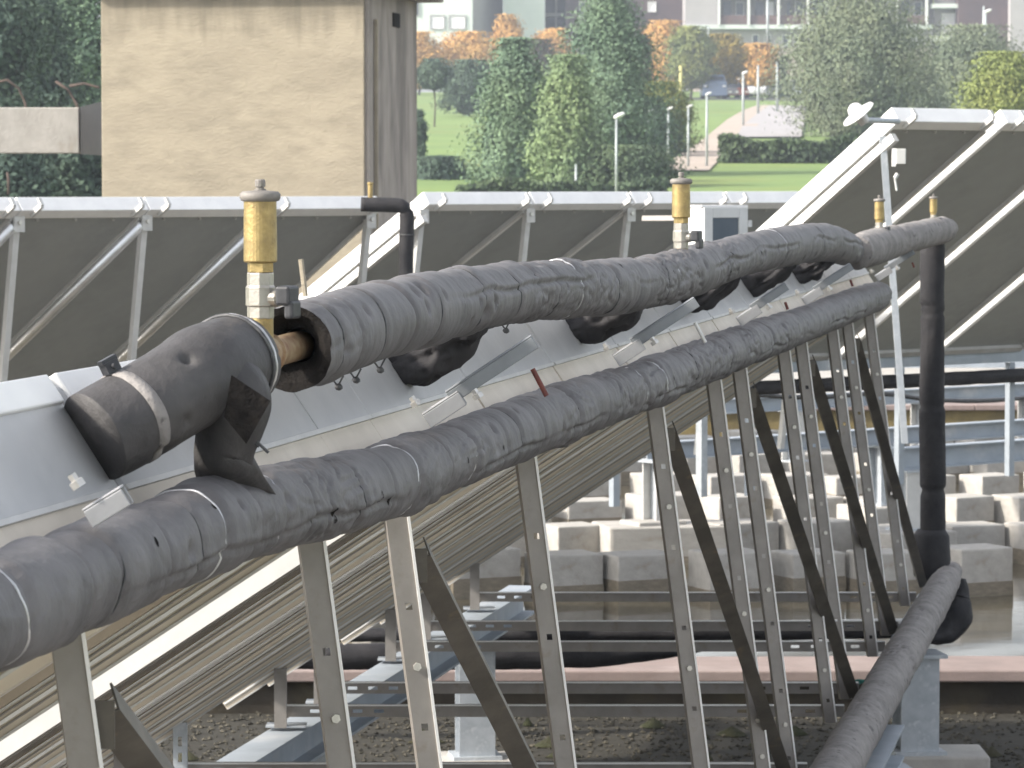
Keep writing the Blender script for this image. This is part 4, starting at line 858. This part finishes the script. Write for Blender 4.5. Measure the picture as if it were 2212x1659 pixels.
m = MB(); m.box(at(1845, 1474, 14.4), 0.05, 0.02, 0.018, (Vector((1, 0, 0.15)).normalized(), Vector((0, 1, 0)), Vector((-.15, 0, 1)).normalized())); m.cyl(at(1858, 1472, 14.4), at(1868, 1472, 14.4), 0.008, n=8); tag(m.build('cable_clip', 'awning_green'), 'small turquoise plastic clip beside the return pipe', 'clip')
m = MB(); m.cyl(at(650, 560, 12), at(660, 640, 12), 0.009, n=6); tag(m.build('wooden_stick', 'tower_plaster'), 'thin pale stick standing behind the upper pipe next to the brass vent', 'stick')

# ================================================================== hillside
def g(u, Y): return (u - 1106) / F * Y
def tree(name, label, u, vtop, vbot, Y, width_px, lm, shape='round', n=2600, clumps=70, seed=0, trunk=0.3, leafsz=None, group='trees on the hillside', dense=1.0, zbase=None, bark='bark'):
    pr = np.random.RandomState(seed + 100)
    k = Y / F; x = g(u, Y); zt = (398 - vtop) * k; zb = (398 - vbot) * k; Wd = width_px * k; Hh = zt - zb
    z0 = hill(x, Y) if zbase is None else zbase
    e = empty(name, (x, Y, z0), label, 'tree' if 'bush' not in name and 'hedge' not in name else name.split('_')[-1], group)
    ls = leafsz or max(0.06, 3.3 * k)
    t = pr.rand(clumps) ** (0.85)
    if shape == 'poplar': prof = lambda q: np.where(q < 0.3, 0.85 + q * 0.5, 1.0 - ((q - 0.3) / 0.7) ** 1.35) + 0.06
    elif shape == 'cone': prof = lambda q: (1 - q) ** 0.85 + 0.05
    elif shape == 'bush': prof = lambda q: np.sqrt(np.clip(1 - q ** 2.2, 0, 1))
    else: prof = lambda q: np.sqrt(np.clip(1 - (2 * q - 1) ** 2, 0, 1)) * (1.05 - 0.2 * q) + 0.04
    rad = prof(t) * Wd / 2 * (0.45 + 0.55 * np.sqrt(pr.rand(clumps))) * pr.uniform(0.8, 1.12, clumps)
    th = pr.rand(clumps) * 2 * np.pi
    cl = np.stack([rad * np.cos(th), rad * np.sin(th), t * Hh], 1)
    per = max(8, int(3.0 * n / clumps)); csz = Wd * 0.075 + ls * 0.5
    vs, fs = [], []
    pos = np.repeat(cl, per, 0) + pr.normal(0, 1, (clumps * per, 3)) * np.array([csz, csz, csz * (1.25 if shape in ('poplar', 'cone') else 0.85)])
    pos[:, 2] = np.clip(pos[:, 2], 0, Hh * 1.02)
    ni = int(nn0 * 0.45) if (nn0 := len(pos)) else 0
    ti = pr.rand(ni); ri = prof(ti) * Wd / 2 * 0.72 * np.sqrt(pr.rand(ni)); thi = pr.rand(ni) * 2 * np.pi
    pos = np.concatenate([pos, np.stack([ri * np.cos(thi), ri * np.sin(thi), ti * Hh * 0.95], 1)])
    nn = len(pos); ctr = np.concatenate([np.repeat(cl, per, 0), np.stack([np.zeros(nn - nn0), np.zeros(nn - nn0), pos[nn0:, 2]], 1)])
    outw = (pos - ctr) / (np.linalg.norm(pos - ctr, axis=1)[:, None] + 1e-6) + 0.7 * np.stack([pos[:, 0] / (Wd / 2), pos[:, 1] / (Wd / 2), (pos[:, 2] / Hh - 0.35) * 0.9], 1) + np.array([0, 0, 0.15])
    nv = outw / (np.linalg.norm(outw, axis=1)[:, None] + 1e-6) + 0.42 * pr.normal(0, 1, (nn, 3)); nv /= np.linalg.norm(nv, axis=1)[:, None]
    a = np.cross(nv, pr.normal(0, 1, (nn, 3))); a /= np.linalg.norm(a, axis=1)[:, None]
    b = np.cross(nv, a)
    sz = ls * pr.uniform(0.6, 1.3, nn)[:, None]; sz[nn0:] *= 1.9
    org = np.array([0, 0, zb - z0])
    q = np.stack([pos + a * sz, pos + b * sz * 0.55, pos - a * sz, pos - b * sz * 0.55], 1) + org
    me = bpy.data.meshes.new('crown')
    me.vertices.add(nn * 4); me.vertices.foreach_set('co', q.reshape(-1).astype(np.float32))
    me.loops.add(nn * 4); me.loops.foreach_set('vertex_index', np.arange(nn * 4, dtype=np.int32))
    me.polygons.add(nn); me.polygons.foreach_set('loop_start', np.arange(0, nn * 4, 4, dtype=np.int32)); me.polygons.foreach_set('loop_total', np.full(nn, 4, dtype=np.int32))
    me.update(); me.validate(); me.materials.append(M[lm])
    oc = bpy.data.objects.new('crown', me); C.objects.link(oc); oc.parent = e
    if trunk:
        m = MB(); r_ = max(0.05, Wd * 0.03); top_ = zb - z0 + Hh * (0.8 if shape in ('poplar', 'cone') else 0.55)
        pts = [Vector((0, 0, -0.3)), Vector((0.04 * Wd, 0, top_ * 0.4)), Vector((-0.02 * Wd, 0.02 * Wd, top_ * 0.75)), Vector((0.01 * Wd, 0, top_))]
        for i in range(3): m.cyl(pts[i], pts[i + 1], r_ * (1 - 0.27 * i), r_ * (1 - 0.27 * (i + 1)), n=8, cap=False)
        for i in range(6):
            c_ = cl[pr.randint(clumps)]; f = pts[1].lerp(pts[3], pr.rand()); m.cyl(f, Vector((c_[0], c_[1], c_[2] + zb - z0)), r_ * 0.3, r_ * 0.1, n=6, cap=False)
        m.v = [tuple(p) for p in m.v]
        o = bpy.data.objects.new('trunk', m.mesh('trunk', bark, True)); C.objects.link(o); o.parent = e
    return e
# trees right of the tower
tree('maple_tree', 'orange autumn tree hugging the right wall edge of the tower', 905, 74, 190, 315, 100, 'leaf_orange', seed=1)
tree('maple_tree', 'bright orange autumn tree below the shuttered windows', 1012, 74, 190, 318, 145, 'leaf_orange', seed=2, n=3000)
tree('maple_tree', 'tall orange autumn tree in front of the white house corner', 1098, 36, 150, 322, 92, 'leaf_orange', 'cone', seed=3, n=2600)
tree('maple_tree', 'small orange tree peeping out beside the tall poplar', 1195, 66, 140, 322, 80, 'leaf_orange', seed=4)
tree('linden_tree', 'small dark round tree on a thin bare stem on the lawn', 938, 130, 192, 191, 72, 'leaf_dark', seed=5, n=1800, clumps=40)
tree('linden_tree', 'larger dark round tree on the lawn beside the poplars', 1010, 134, 245, 214, 118, 'leaf_dark', seed=6, n=2600)
tree('plum_tree', 'dull brownish tree between the two tall poplars', 1155, 90, 230, 260, 110, 'leaf_brown', seed=7)
tree('poplar_tree', 'broad pale green poplar leaning over the lawn', 1112, 92, 425, 115, 200, 'leaf_poplar', 'poplar', 7000, 170, seed=8)
tree('poplar_tree', 'narrow yellow green poplar between two larger poplars', 1225, 128, 425, 112, 160, 'leaf_poplar_light', 'poplar', 5600, 140, seed=9)
tree('poplar_tree', 'tallest poplar reaching up past the brown brick block', 1312, -6, 400, 122, 265, 'leaf_poplar', 'poplar', 9000, 210, seed=10)
tree('plum_tree', 'dark purplish conifer shaped tree beside the tallest poplar', 1384, 82, 250, 230, 80, 'leaf_brown', 'cone', 2600, 70, seed=11)
tree('maple_tree', 'orange tree behind the yellow pole', 1440, 50, 190, 300, 130, 'leaf_orange', seed=12, n=2800)
tree('maple_tree', 'green and gold tree beside the yellow pole', 1490, 62, 190, 286, 110, 'leaf_mixed', seed=13, n=3000)
tree('maple_tree', 'gold and orange tree above the parked van', 1562, 78, 180, 290, 100, 'leaf_gold', seed=14, n=2800)
tree('maple_tree', 'yellow orange tree over the green awning', 1635, 98, 185, 300, 95, 'leaf_orange', seed=15, n=2000)
tree('linden_tree', 'dark narrow tree between the shop front and the big willow', 1690, 126, 215, 300, 34, 'leaf_dark', 'cone', 900, 26, seed=16)
tree('round_bush', 'big rounded olive green bush behind the lamp row', 1430, 182, 338, 142, 140, 'leaf_mixed', 'bush', 5200, 120, seed=17, trunk=0)
tree('round_bush', 'dark green bush sloping down behind the lamps', 1385, 215, 350, 138, 170, 'leaf_dark', 'bush', 4200, 110, seed=18, trunk=0)
tree('low_bush', 'low spreading green shrub beneath the lamp row', 1352, 318, 415, 112, 230, 'leaf_hedge', 'bush', 5200, 120, seed=19, trunk=0)
tree('low_bush', 'low dark shrub left behind the tower corner', 950, 340, 400, 118, 130, 'leaf_dark', 'bush', 3000, 70, seed=20, trunk=0)
tree('low_bush', 'narrow dark bush pressed against the tower edge', 905, 240, 400, 124, 40, 'leaf_dark', 'bush', 1500, 36, seed=21, trunk=0)
tree('low_bush', 'yellowish low shrub at the foot of the poplars', 1090, 390, 425, 120, 120, 'leaf_gold', 'bush', 1600, 50, seed=22, trunk=0)
tree('willow_tree', 'huge grey green willow before the balconied block', 1850, -6, 305, 168, 330, 'leaf_willow', 'round', 11000, 260, seed=23)
tree('willow_tree', 'grey green willow standing behind the lime shrub', 2090, 62, 300, 190, 260, 'leaf_willow', 'round', 7000, 170, seed=24)
tree('willow_tree', 'grey green tree filling the gap above the higher collectors', 1960, 140, 330, 180, 190, 'leaf_willow', 'bush', 5000, 120, seed=26, trunk=0)
tree('lime_shrub', 'yellow green leafy shrub above the higher collector row', 2165, 118, 300, 120, 200, 'leaf_lime', 'bush', 4200, 100, seed=25, trunk=0)
# hedge
def hedge(label, u0, u1, v0, v1, Y, lm, seed):
    pr = np.random.RandomState(seed); k = Y / F; x0_, x1_ = g(u0, Y), g(u1, Y); zt, zb = (398 - v0) * k, (398 - v1) * k
    e = empty('hedge', ((x0_ + x1_) / 2, Y, zb), label, 'hedge'); n = 5200
    pos = np.stack([pr.uniform(x0_, x1_, n) - (x0_ + x1_) / 2, pr.uniform(-0.5, 0.5, n), np.abs(pr.rand(n)) ** 0.8 * (zt - zb)], 1)
    pos[:, 2] *= 0.82 + 0.18 * np.sin(pos[:, 0] * 2.1 + seed) * np.sin(pos[:, 0] * 0.7)
    a = pr.normal(0, 1, (n, 3)); a /= np.linalg.norm(a, axis=1)[:, None]; b = np.cross(a, pr.normal(0, 1, (n, 3))); b /= np.linalg.norm(b, axis=1)[:, None]
    sz = 0.11 * pr.uniform(0.6, 1.3, n)[:, None]; q = np.stack([pos + a * sz, pos + b * sz * .6, pos - a * sz, pos - b * sz * .6], 1)
    m = MB(); m.add(q.reshape(-1, 3).tolist(), [(4 * i, 4 * i + 1, 4 * i + 2, 4 * i + 3) for i in range(n)])
    o = bpy.data.objects.new('foliage', m.mesh('foliage', lm)); C.objects.link(o); o.parent = e
hedge('rough low shrubs along the foot of the poplars', 985, 1440, 384, 440, 107, 'leaf_hedge', 8)
hedge('long clipped dark hedge between the lawn and the paved square', 1552, 1850, 290, 353, 132, 'leaf_hedge', 3)
# thicket left of the tower
for i, (u, vt, vb, Y, wd, lm, lab) in enumerate([(-30, -90, 420, 70, 260, 'leaf_dark', 'dark tree rising behind the concrete beam at its free end'), (70, -10, 430, 78, 220, 'leaf_dark', 'dark bluish tree above the middle of the concrete beam'), (165, -60, 430, 84, 200, 'leaf_poplar', 'greener tree standing against the tower wall'), (150, 250, 470, 62, 190, 'leaf_dark', 'dark shrub filling the gap under the dark duct'), (20, 300, 470, 60, 190, 'leaf_dark', 'dark shrub below the concrete beam')]):
    tree('thicket_tree' if vt < 200 else 'thicket_bush', lab, u, vt, vb, Y, wd, lm, 'round' if vt < 200 else 'bush', 5200 if vt < 200 else 2600, 150, seed=40 + i, group='thicket beside the tower', leafsz=0.055, trunk=0.3 if vt < 200 else 0)
for i, pts in enumerate([[(-15, 180), (12, 172), (36, 185), (52, 215), (60, 250)], [(120, 176), (150, 196), (165, 225), (180, 262)], [(150, 186), (190, 180), (215, 190)], [(18, 420), (19, 395), (16, 372)]]):
    Y = 58.0; P = Pipe([at(u, v, Y) for u, v in pts], [0.02] * len(pts), 200 + i, wr=0, nth=8, step=0.004)
    e = empty('bare_branch', at(*pts[-1], Y), ['arched reddish bare branch above the concrete beam', 'slanting reddish bare branch above the dark duct', 'thin level bare twig above the dark duct', 'short bare stem below the concrete beam'][i], 'branch'); P.build('stem', 'bark_red', e)

# paths
def ribbon(name, pts, m_, lift=0.06):
    m = MB(); vs = []
    for (ul, ur_, v) in pts:
        Y = 110.0 / (1 - (398 - v) / 296.0)
        for u in (ul, ur_): vs.append((g(u, Y), Y, hill(g(u, Y), Y) + lift))
    m.add(vs, [(2 * i, 2 * i + 1, 2 * i + 3, 2 * i + 2) for i in range(len(pts) - 1)]); return tag(m.build(name, m_), kind='structure')
ribbon('path', [(1425, 1530, 364), (1468, 1565, 335), (1508, 1598, 310), (1540, 1622, 285), (1570, 1648, 262), (1605, 1665, 245), (1635, 1690, 234)], 'paving')
ribbon('pavement', [(1590, 1730, 300), (1604, 1735, 272), (1640, 1738, 250), (1660, 1740, 236)], 'paving_grey', 0.10)
ribbon('road', [(1300, 2300, 228), (1300, 2300, 213)], 'asphalt', 0.05)

# lamps
def lamp(u, vt, vb, Y, label, head=1.0, name='street_lamp', hm='white_paint'):
    k = Y / F; x = g(u, Y); zt, zb = (398 - vt) * k, (398 - vb) * k
    e = empty(name, (x, Y, zb), label, 'street lamp', 'lamps on the hillside')
    m = MB(); m.cyl((x, Y, zb - 0.5), (x, Y, zt), 3.2 * k, 2.2 * k, n=10); m.build('pole', 'lamp_pole', e, smooth=True)
    if head:
        a_ = Vector((0.92, 0, 0.38)); b_ = Vector((-0.38, 0, 0.92)); c_ = Vector((x + 6 * k * head, Y, zt + 2 * k))
        m = MB(); m.lathe(c_ - a_ * 13 * k * head, a_, [(0, 1.5 * k * head), (4 * k * head, 4.2 * k * head), (16 * k * head, 5.0 * k * head), (24 * k * head, 3.6 * k * head), (26 * k * head, 1 * k)], 12); m.build('lamp_head', hm, e, smooth=True)
lamp(1331, 252, 425, 106, 'tall white headed lamp in front of the tallest poplar')
for u, vt, vb, Y, lab in ((1400, 243, 352, 128, 'grey lamp at the low end of the path row'), (1443, 237, 352, 128, 'grey lamp second along the path row'), (1486, 232, 352, 128, 'grey lamp third along the path row'), (1526, 205, 352, 128, 'tall grey lamp beside the path where the grass begins'), (1604, 160, 268, 190, 'grey lamp at the corner of the paved square'), (1636, 142, 240, 215, 'slim pole in front of the green awning'), (1677, 135, 235, 220, 'slim pole beside the dark narrow tree')):
    lamp(u, vt, vb, Y, lab, 0.55 if u < 1610 else 0)
lamp(1244, 355, 425, 110, 'short grey pole half hidden by the poplars', 0)
lamp(1656, -10, 105, 300, 'tall grey mast before the balconied block', 0); lamp(1529, 60, 215, 290, 'grey mast between the gold trees', 0)
lamp(2125, 28, 120, 240, 'street lamp before the dark end block', 0.7); lamp(2121, 15, 120, 260, 'bare mast beside the dark end block', 0)
k_ = 240 / F; m = MB(); m.cyl((g(1469, 240), 240, (398 - 260) * k_), (g(1469, 240), 240, (398 - 143) * k_), 3.0 * k_, n=10); tag(m.build('yellow_pole', 'yellow_paint', smooth=True), 'pale yellow pole standing before the orange tree', 'pole')

# ------------------------------------------------------------------ buildings
def facade(e, name, m_, u0, u1, v0, v1, Y, dep=8.0, Y1=None):
    """a block whose front runs from column u0 (depth Y) to column u1 (depth Y1)"""
    Y1 = Y if Y1 is None else Y1; z0, z1 = (398 - v1) * Y / F, (398 - v0) * Y / F
    a_, b_ = Vector((g(u0, Y), Y, 0)), Vector((g(u1, Y1), Y1, 0)); d_ = Vector((0.0, dep, 0))
    m = MB(); m.hexa([a_ + U * z0, b_ + U * z0, b_ + d_ + U * z0, a_ + d_ + U * z0, a_ + U * z1, b_ + U * z1, b_ + d_ + U * z1, a_ + d_ + U * z1]); return m.build(name, m_, e)
def win(e, u0, u1, v0, v1, Y, fm='white_paint', pm='glass_far', name='window', t=0.12):
    k = Y / F; m = MB(); x0_, x1_, z0, z1 = g(u0, Y), g(u1, Y), (398 - v1) * k, (398 - v0) * k; fw = 0.07
    m.span(x0_, x1_, Y - t, Y + 0.05, z1 - fw, z1).span(x0_, x1_, Y - t, Y + 0.05, z0, z0 + fw).span(x0_, x0_ + fw, Y - t, Y + .05, z0 + fw, z1 - fw).span(x1_ - fw, x1_, Y - t, Y + .05, z0 + fw, z1 - fw)
    f_ = m.build(name, fm, e); m = MB(); m.span(x0_ + fw, x1_ - fw, Y - 0.04, Y + 0.04, z0 + fw, z1 - fw); m.build('pane', pm, f_)
BY = 352.0
e = empty('house', (g(955, 345), 345, 8.0), 'white rendered house with pale roller shutters beside the tower roof', 'house')
facade(e, 'wall', 'white_render', 855, 1021, -140, 108, 345)
win(e, 929, 961, 34, 65, 345, 'grey_render', 'shutter'); win(e, 970, 1006, 34, 65, 345, 'grey_render', 'shutter'); win(e, 899, 906, 6, 36, 345, 'grey_render', 'glass_far'); win(e, 929, 961, -70, -40, 345, 'grey_render', 'shutter'); win(e, 970, 1006, -70, -40, 345, 'grey_render', 'shutter')
facade(e, 'plinth', 'grey_render', 880, 1019, 108, 170, 345.3)
e = empty('house', (g(1120, 352), 352, 8.0), 'pale house with a shaded return wall behind the tall orange tree', 'house')
facade(e, 'return_wall', 'grey_render', 1022, 1086, -140, 150, 349, 8, 356)  # grey in place of white: shade painted into the return wall
facade(e, 'wall', 'white_render', 1087, 1176, -140, 150, 351)
win(e, 1100, 1116, -40, -8, 351, 'grey_render', 'glass_far'); win(e, 1140, 1156, -40, -8, 351, 'grey_render', 'glass_far')
e = empty('brick_block', (g(1300, 360), 360, 8.0), 'dark brown brick apartment block behind the tallest poplar', 'building')
facade(e, 'wall', 'brown_brick', 1222, 1478, -140, 82, 358)
facade(e, 'stair_wall', 'dark_metal', 1178, 1222, -140, 76, 362)
facade(e, 'plinth', 'grey_render', 1180, 1478, 82, 180, 358.5)
for (a_, b_, c_, d_) in ((1180, 1216, 30, 37), (1180, 1216, -30, -23)):
    facade(e, 'balcony_slab', 'recess_wall', a_, b_, c_, d_, 360, 2)
facade(e, 'post', 'recess_wall', 1199, 1203, -140, 78, 360.2, 0.3)
win(e, 1398, 1416, 6, 28, 358, 'white_paint', 'shutter'); win(e, 1250, 1268, 6, 40, 358, 'white_paint', 'glass_far'); win(e, 1440, 1456, -50, -20, 358, 'white_paint', 'glass_far')
# balconied block
e = empty('apartment_block', (g(1740, BY), BY, 8.0), 'grey apartment block with deep balconies and white posts over shops', 'building')
facade(e, 'end_wall', 'grey_render', 1479, 1548, -140, 63, BY, 9)
facade(e, 'recess_wall', 'recess_wall', 1548, 2012, -140, 64, BY + 2.2, 6)
facade(e, 'first_floor_wall', 'grey_render', 1500, 2012, 66, 104, BY + 0.9, 7)
facade(e, 'pink_base', 'pink_render', 1500, 2012, 104, 240, BY + 0.6, 7)
sl_ = facade(e, 'balcony_slab', 'white_render', 1479, 2012, 55, 64, BY - 0.4, 3); facade(e, 'balcony_slab', 'white_render', 1548, 2012, -10, -2, BY - 0.4, 3)
for i, u in enumerate((1549, 1613, 1677, 1741, 1804, 1868, 1932, 1996)):
    facade(e, 'balcony_post', 'white_paint', u, u + 5, -140, 55, BY - 0.55, 0.3)
    if u < 1990:
        rl = facade(e, 'railing', 'railing_brown', u + 6, u + 62, 35, 54, BY - 0.3, 0.08); facade(e, 'railing', 'railing_brown', u + 6, u + 62, -30, -11, BY - 0.3, 0.08)
        win(e, u + 10 + 4 * (i % 3), u + 30 + 5 * (i % 2), 4, 54, BY + 2.2, 'recess_wall', 'glass_far', 'balcony_door'); win(e, u + 38, u + 56, 6, 36, BY + 2.2, 'white_paint', 'shutter' if i % 2 else 'glass_far')
        win(e, u + 10, u + 24, 76, 101, BY + 0.9, 'white_paint', 'glass_far'); win(e, u + 36, u + 50, 76, 101, BY + 0.9, 'white_paint', 'shutter' if i % 3 == 0 else 'glass_far')
for (a_, b_) in ((1610, 1642), (1646, 1664), (1672, 1700), (1560, 1596)): win(e, a_, b_, 182, 226, BY + 0.6, 'grey_render', 'glass_far', 'shop_window')
aw = facade(e, 'awning', 'awning_green', 1606, 1668, 172, 183, BY - 1.2, 1.9)
facade(e, 'pilaster', 'white_render', 1596, 1606, 165, 228, BY + 0.2, 0.5); facade(e, 'pilaster', 'white_render', 1664, 1672, 150, 228, BY + 0.2, 0.5)
e = empty('end_block', (g(2110, BY), BY, 8.0), 'dark end block with pale balcony slabs behind the willow', 'building')
facade(e, 'wall', 'brown_brick', 2066, 2178, -140, 160, BY - 1, 8); facade(e, 'pale_wall', 'grey_render', 2178, 2330, -140, 160, BY - 2.5, 8); facade(e, 'recess_wall', 'recess_wall', 2014, 2066, -140, 160, BY + 1.5, 6)
for v in (10, 80, -60): facade(e, 'balcony_slab', 'white_render', 2010, 2066, v, v + 9, BY - 0.6, 2.2)
win(e, 2030, 2062, 30, 78, BY + 1.5, 'white_paint', 'shutter', 'balcony_door'); win(e, 2020, 2040, 96, 130, BY + 1.5, 'white_paint', 'glass_far')

# ------------------------------------------------------------------ cars
def car(u, v, Y, label, m_, Lc=1.75, Hc=1.45, van=False, side=False):
    k = Y / F; x = g(u, Y); z = hill(x, Y) + 0.05; Wc = 4.2 if side else Lc; dc = 1.7 if side else 4.2
    e = empty('parked_van' if van else 'parked_car', (x, Y, z), label, 'van' if van else 'car', 'vehicles parked by the shops')
    h1 = Hc * (0.95 if van else 0.6)
    m = MB(); m.hexa([(x - Wc / 2, Y, z + .25), (x + Wc / 2, Y, z + .25), (x + Wc / 2, Y + dc, z + .25), (x - Wc / 2, Y + dc, z + .25), (x - Wc / 2 * .96, Y + .1, z + h1 * .75), (x + Wc / 2 * .96, Y + .1, z + h1 * .75), (x + Wc / 2 * .96, Y + dc - .1, z + h1 * .75), (x - Wc / 2 * .96, Y + dc - .1, z + h1 * .75)]); m.build('body', m_, e, bevel=0.06)
    tp = 0.62 if side else 0.78
    m = MB(); m.hexa([(x - Wc / 2 * .9, Y + .3, z + h1 * .75), (x + Wc / 2 * .9, Y + .3, z + h1 * .75), (x + Wc / 2 * .9, Y + dc * .8, z + h1 * .75), (x - Wc / 2 * .9, Y + dc * .8, z + h1 * .75), (x - Wc / 2 * tp, Y + .8, z + Hc), (x + Wc / 2 * tp, Y + .8, z + Hc), (x + Wc / 2 * tp, Y + dc * .7, z + Hc), (x - Wc / 2 * tp, Y + dc * .7, z + Hc)]); cb = m.build('cabin', m_, e, bevel=0.05)
    m = MB(); m.hexa([(x - Wc / 2 * .8, Y + .34, z + h1 * .8), (x + Wc / 2 * .8, Y + .34, z + h1 * .8), (x + Wc / 2 * .8, Y + .5, z + h1 * .8), (x - Wc / 2 * .8, Y + .5, z + h1 * .8), (x - Wc / 2 * tp * .92, Y + .70, z + Hc * .94), (x + Wc / 2 * tp * .92, Y + .70, z + Hc * .94), (x + Wc / 2 * tp * .92, Y + .85, z + Hc * .94), (x - Wc / 2 * tp * .92, Y + .85, z + Hc * .94)]); m.build('windscreen', 'glass_far', cb)
    for sx in (-1, 1):
        for yy in ((Y + .1,) if side else (Y + .7, Y + dc - .8)):
            cx = x + sx * (Wc / 2 * .62 if side else Wc / 2 - .1); m = MB()
            m.cyl((cx - .1, yy, z + .3), (cx + .1, yy, z + .3), .3, n=14) if not side else m.cyl((cx, yy - .1, z + .3), (cx, yy + .1, z + .3), .3, n=14)
            m.build('wheel', 'tyre', e)
        m = MB(); m.box((x + sx * Wc * .38, Y + .02, z + h1 * .55), .25, .06, .14); m.build('headlight', 'white_paint', e)
for u, Y, lab, m_, kw in ((1543, 285, 'blue grey van parked under the gold trees', 'car_blue', dict(Lc=1.9, Hc=1.9, van=True)), (1594, 300, 'red car beside the slim lamp at the square', 'car_red', dict()), (1573, 300, 'grey car in front of the shop with the van', 'car_grey', dict()), (1618, 306, 'white car under the green awning', 'car_white', dict()), (1645, 306, 'white car beside the pilaster of the shop', 'car_white', dict()), (1672, 306, 'grey car before the dark narrow tree', 'car_grey', dict()), (1703, 300, 'pale car half hidden by the willow', 'car_white', dict(side=True))):
    car(u, 0, Y, lab, m_, **kw)

# ------------------------------------------------------------------ haze
m = MB(); m.span(-640, 640, -640, 640, -10.6, 45); hz = m.build('haze', None)
hm = bpy.data.materials.new('haze'); hm.use_nodes = True; N = hm.node_tree.nodes; N.remove(N['Principled BSDF'])
pv = N.new('ShaderNodeVolumePrincipled'); pv.inputs['Color'].default_value = (0.80, 0.88, 1.0, 1); pv.inputs['Density'].default_value = 0.0007; pv.inputs['Anisotropy'].default_value = 0.2
hm.node_tree.links.new(pv.outputs[0], N['Material Output'].inputs['Volume']); hz.data.materials.append(hm); tag(hz, 'thin pale autumn haze over the hillside', 'haze', kind='stuff')
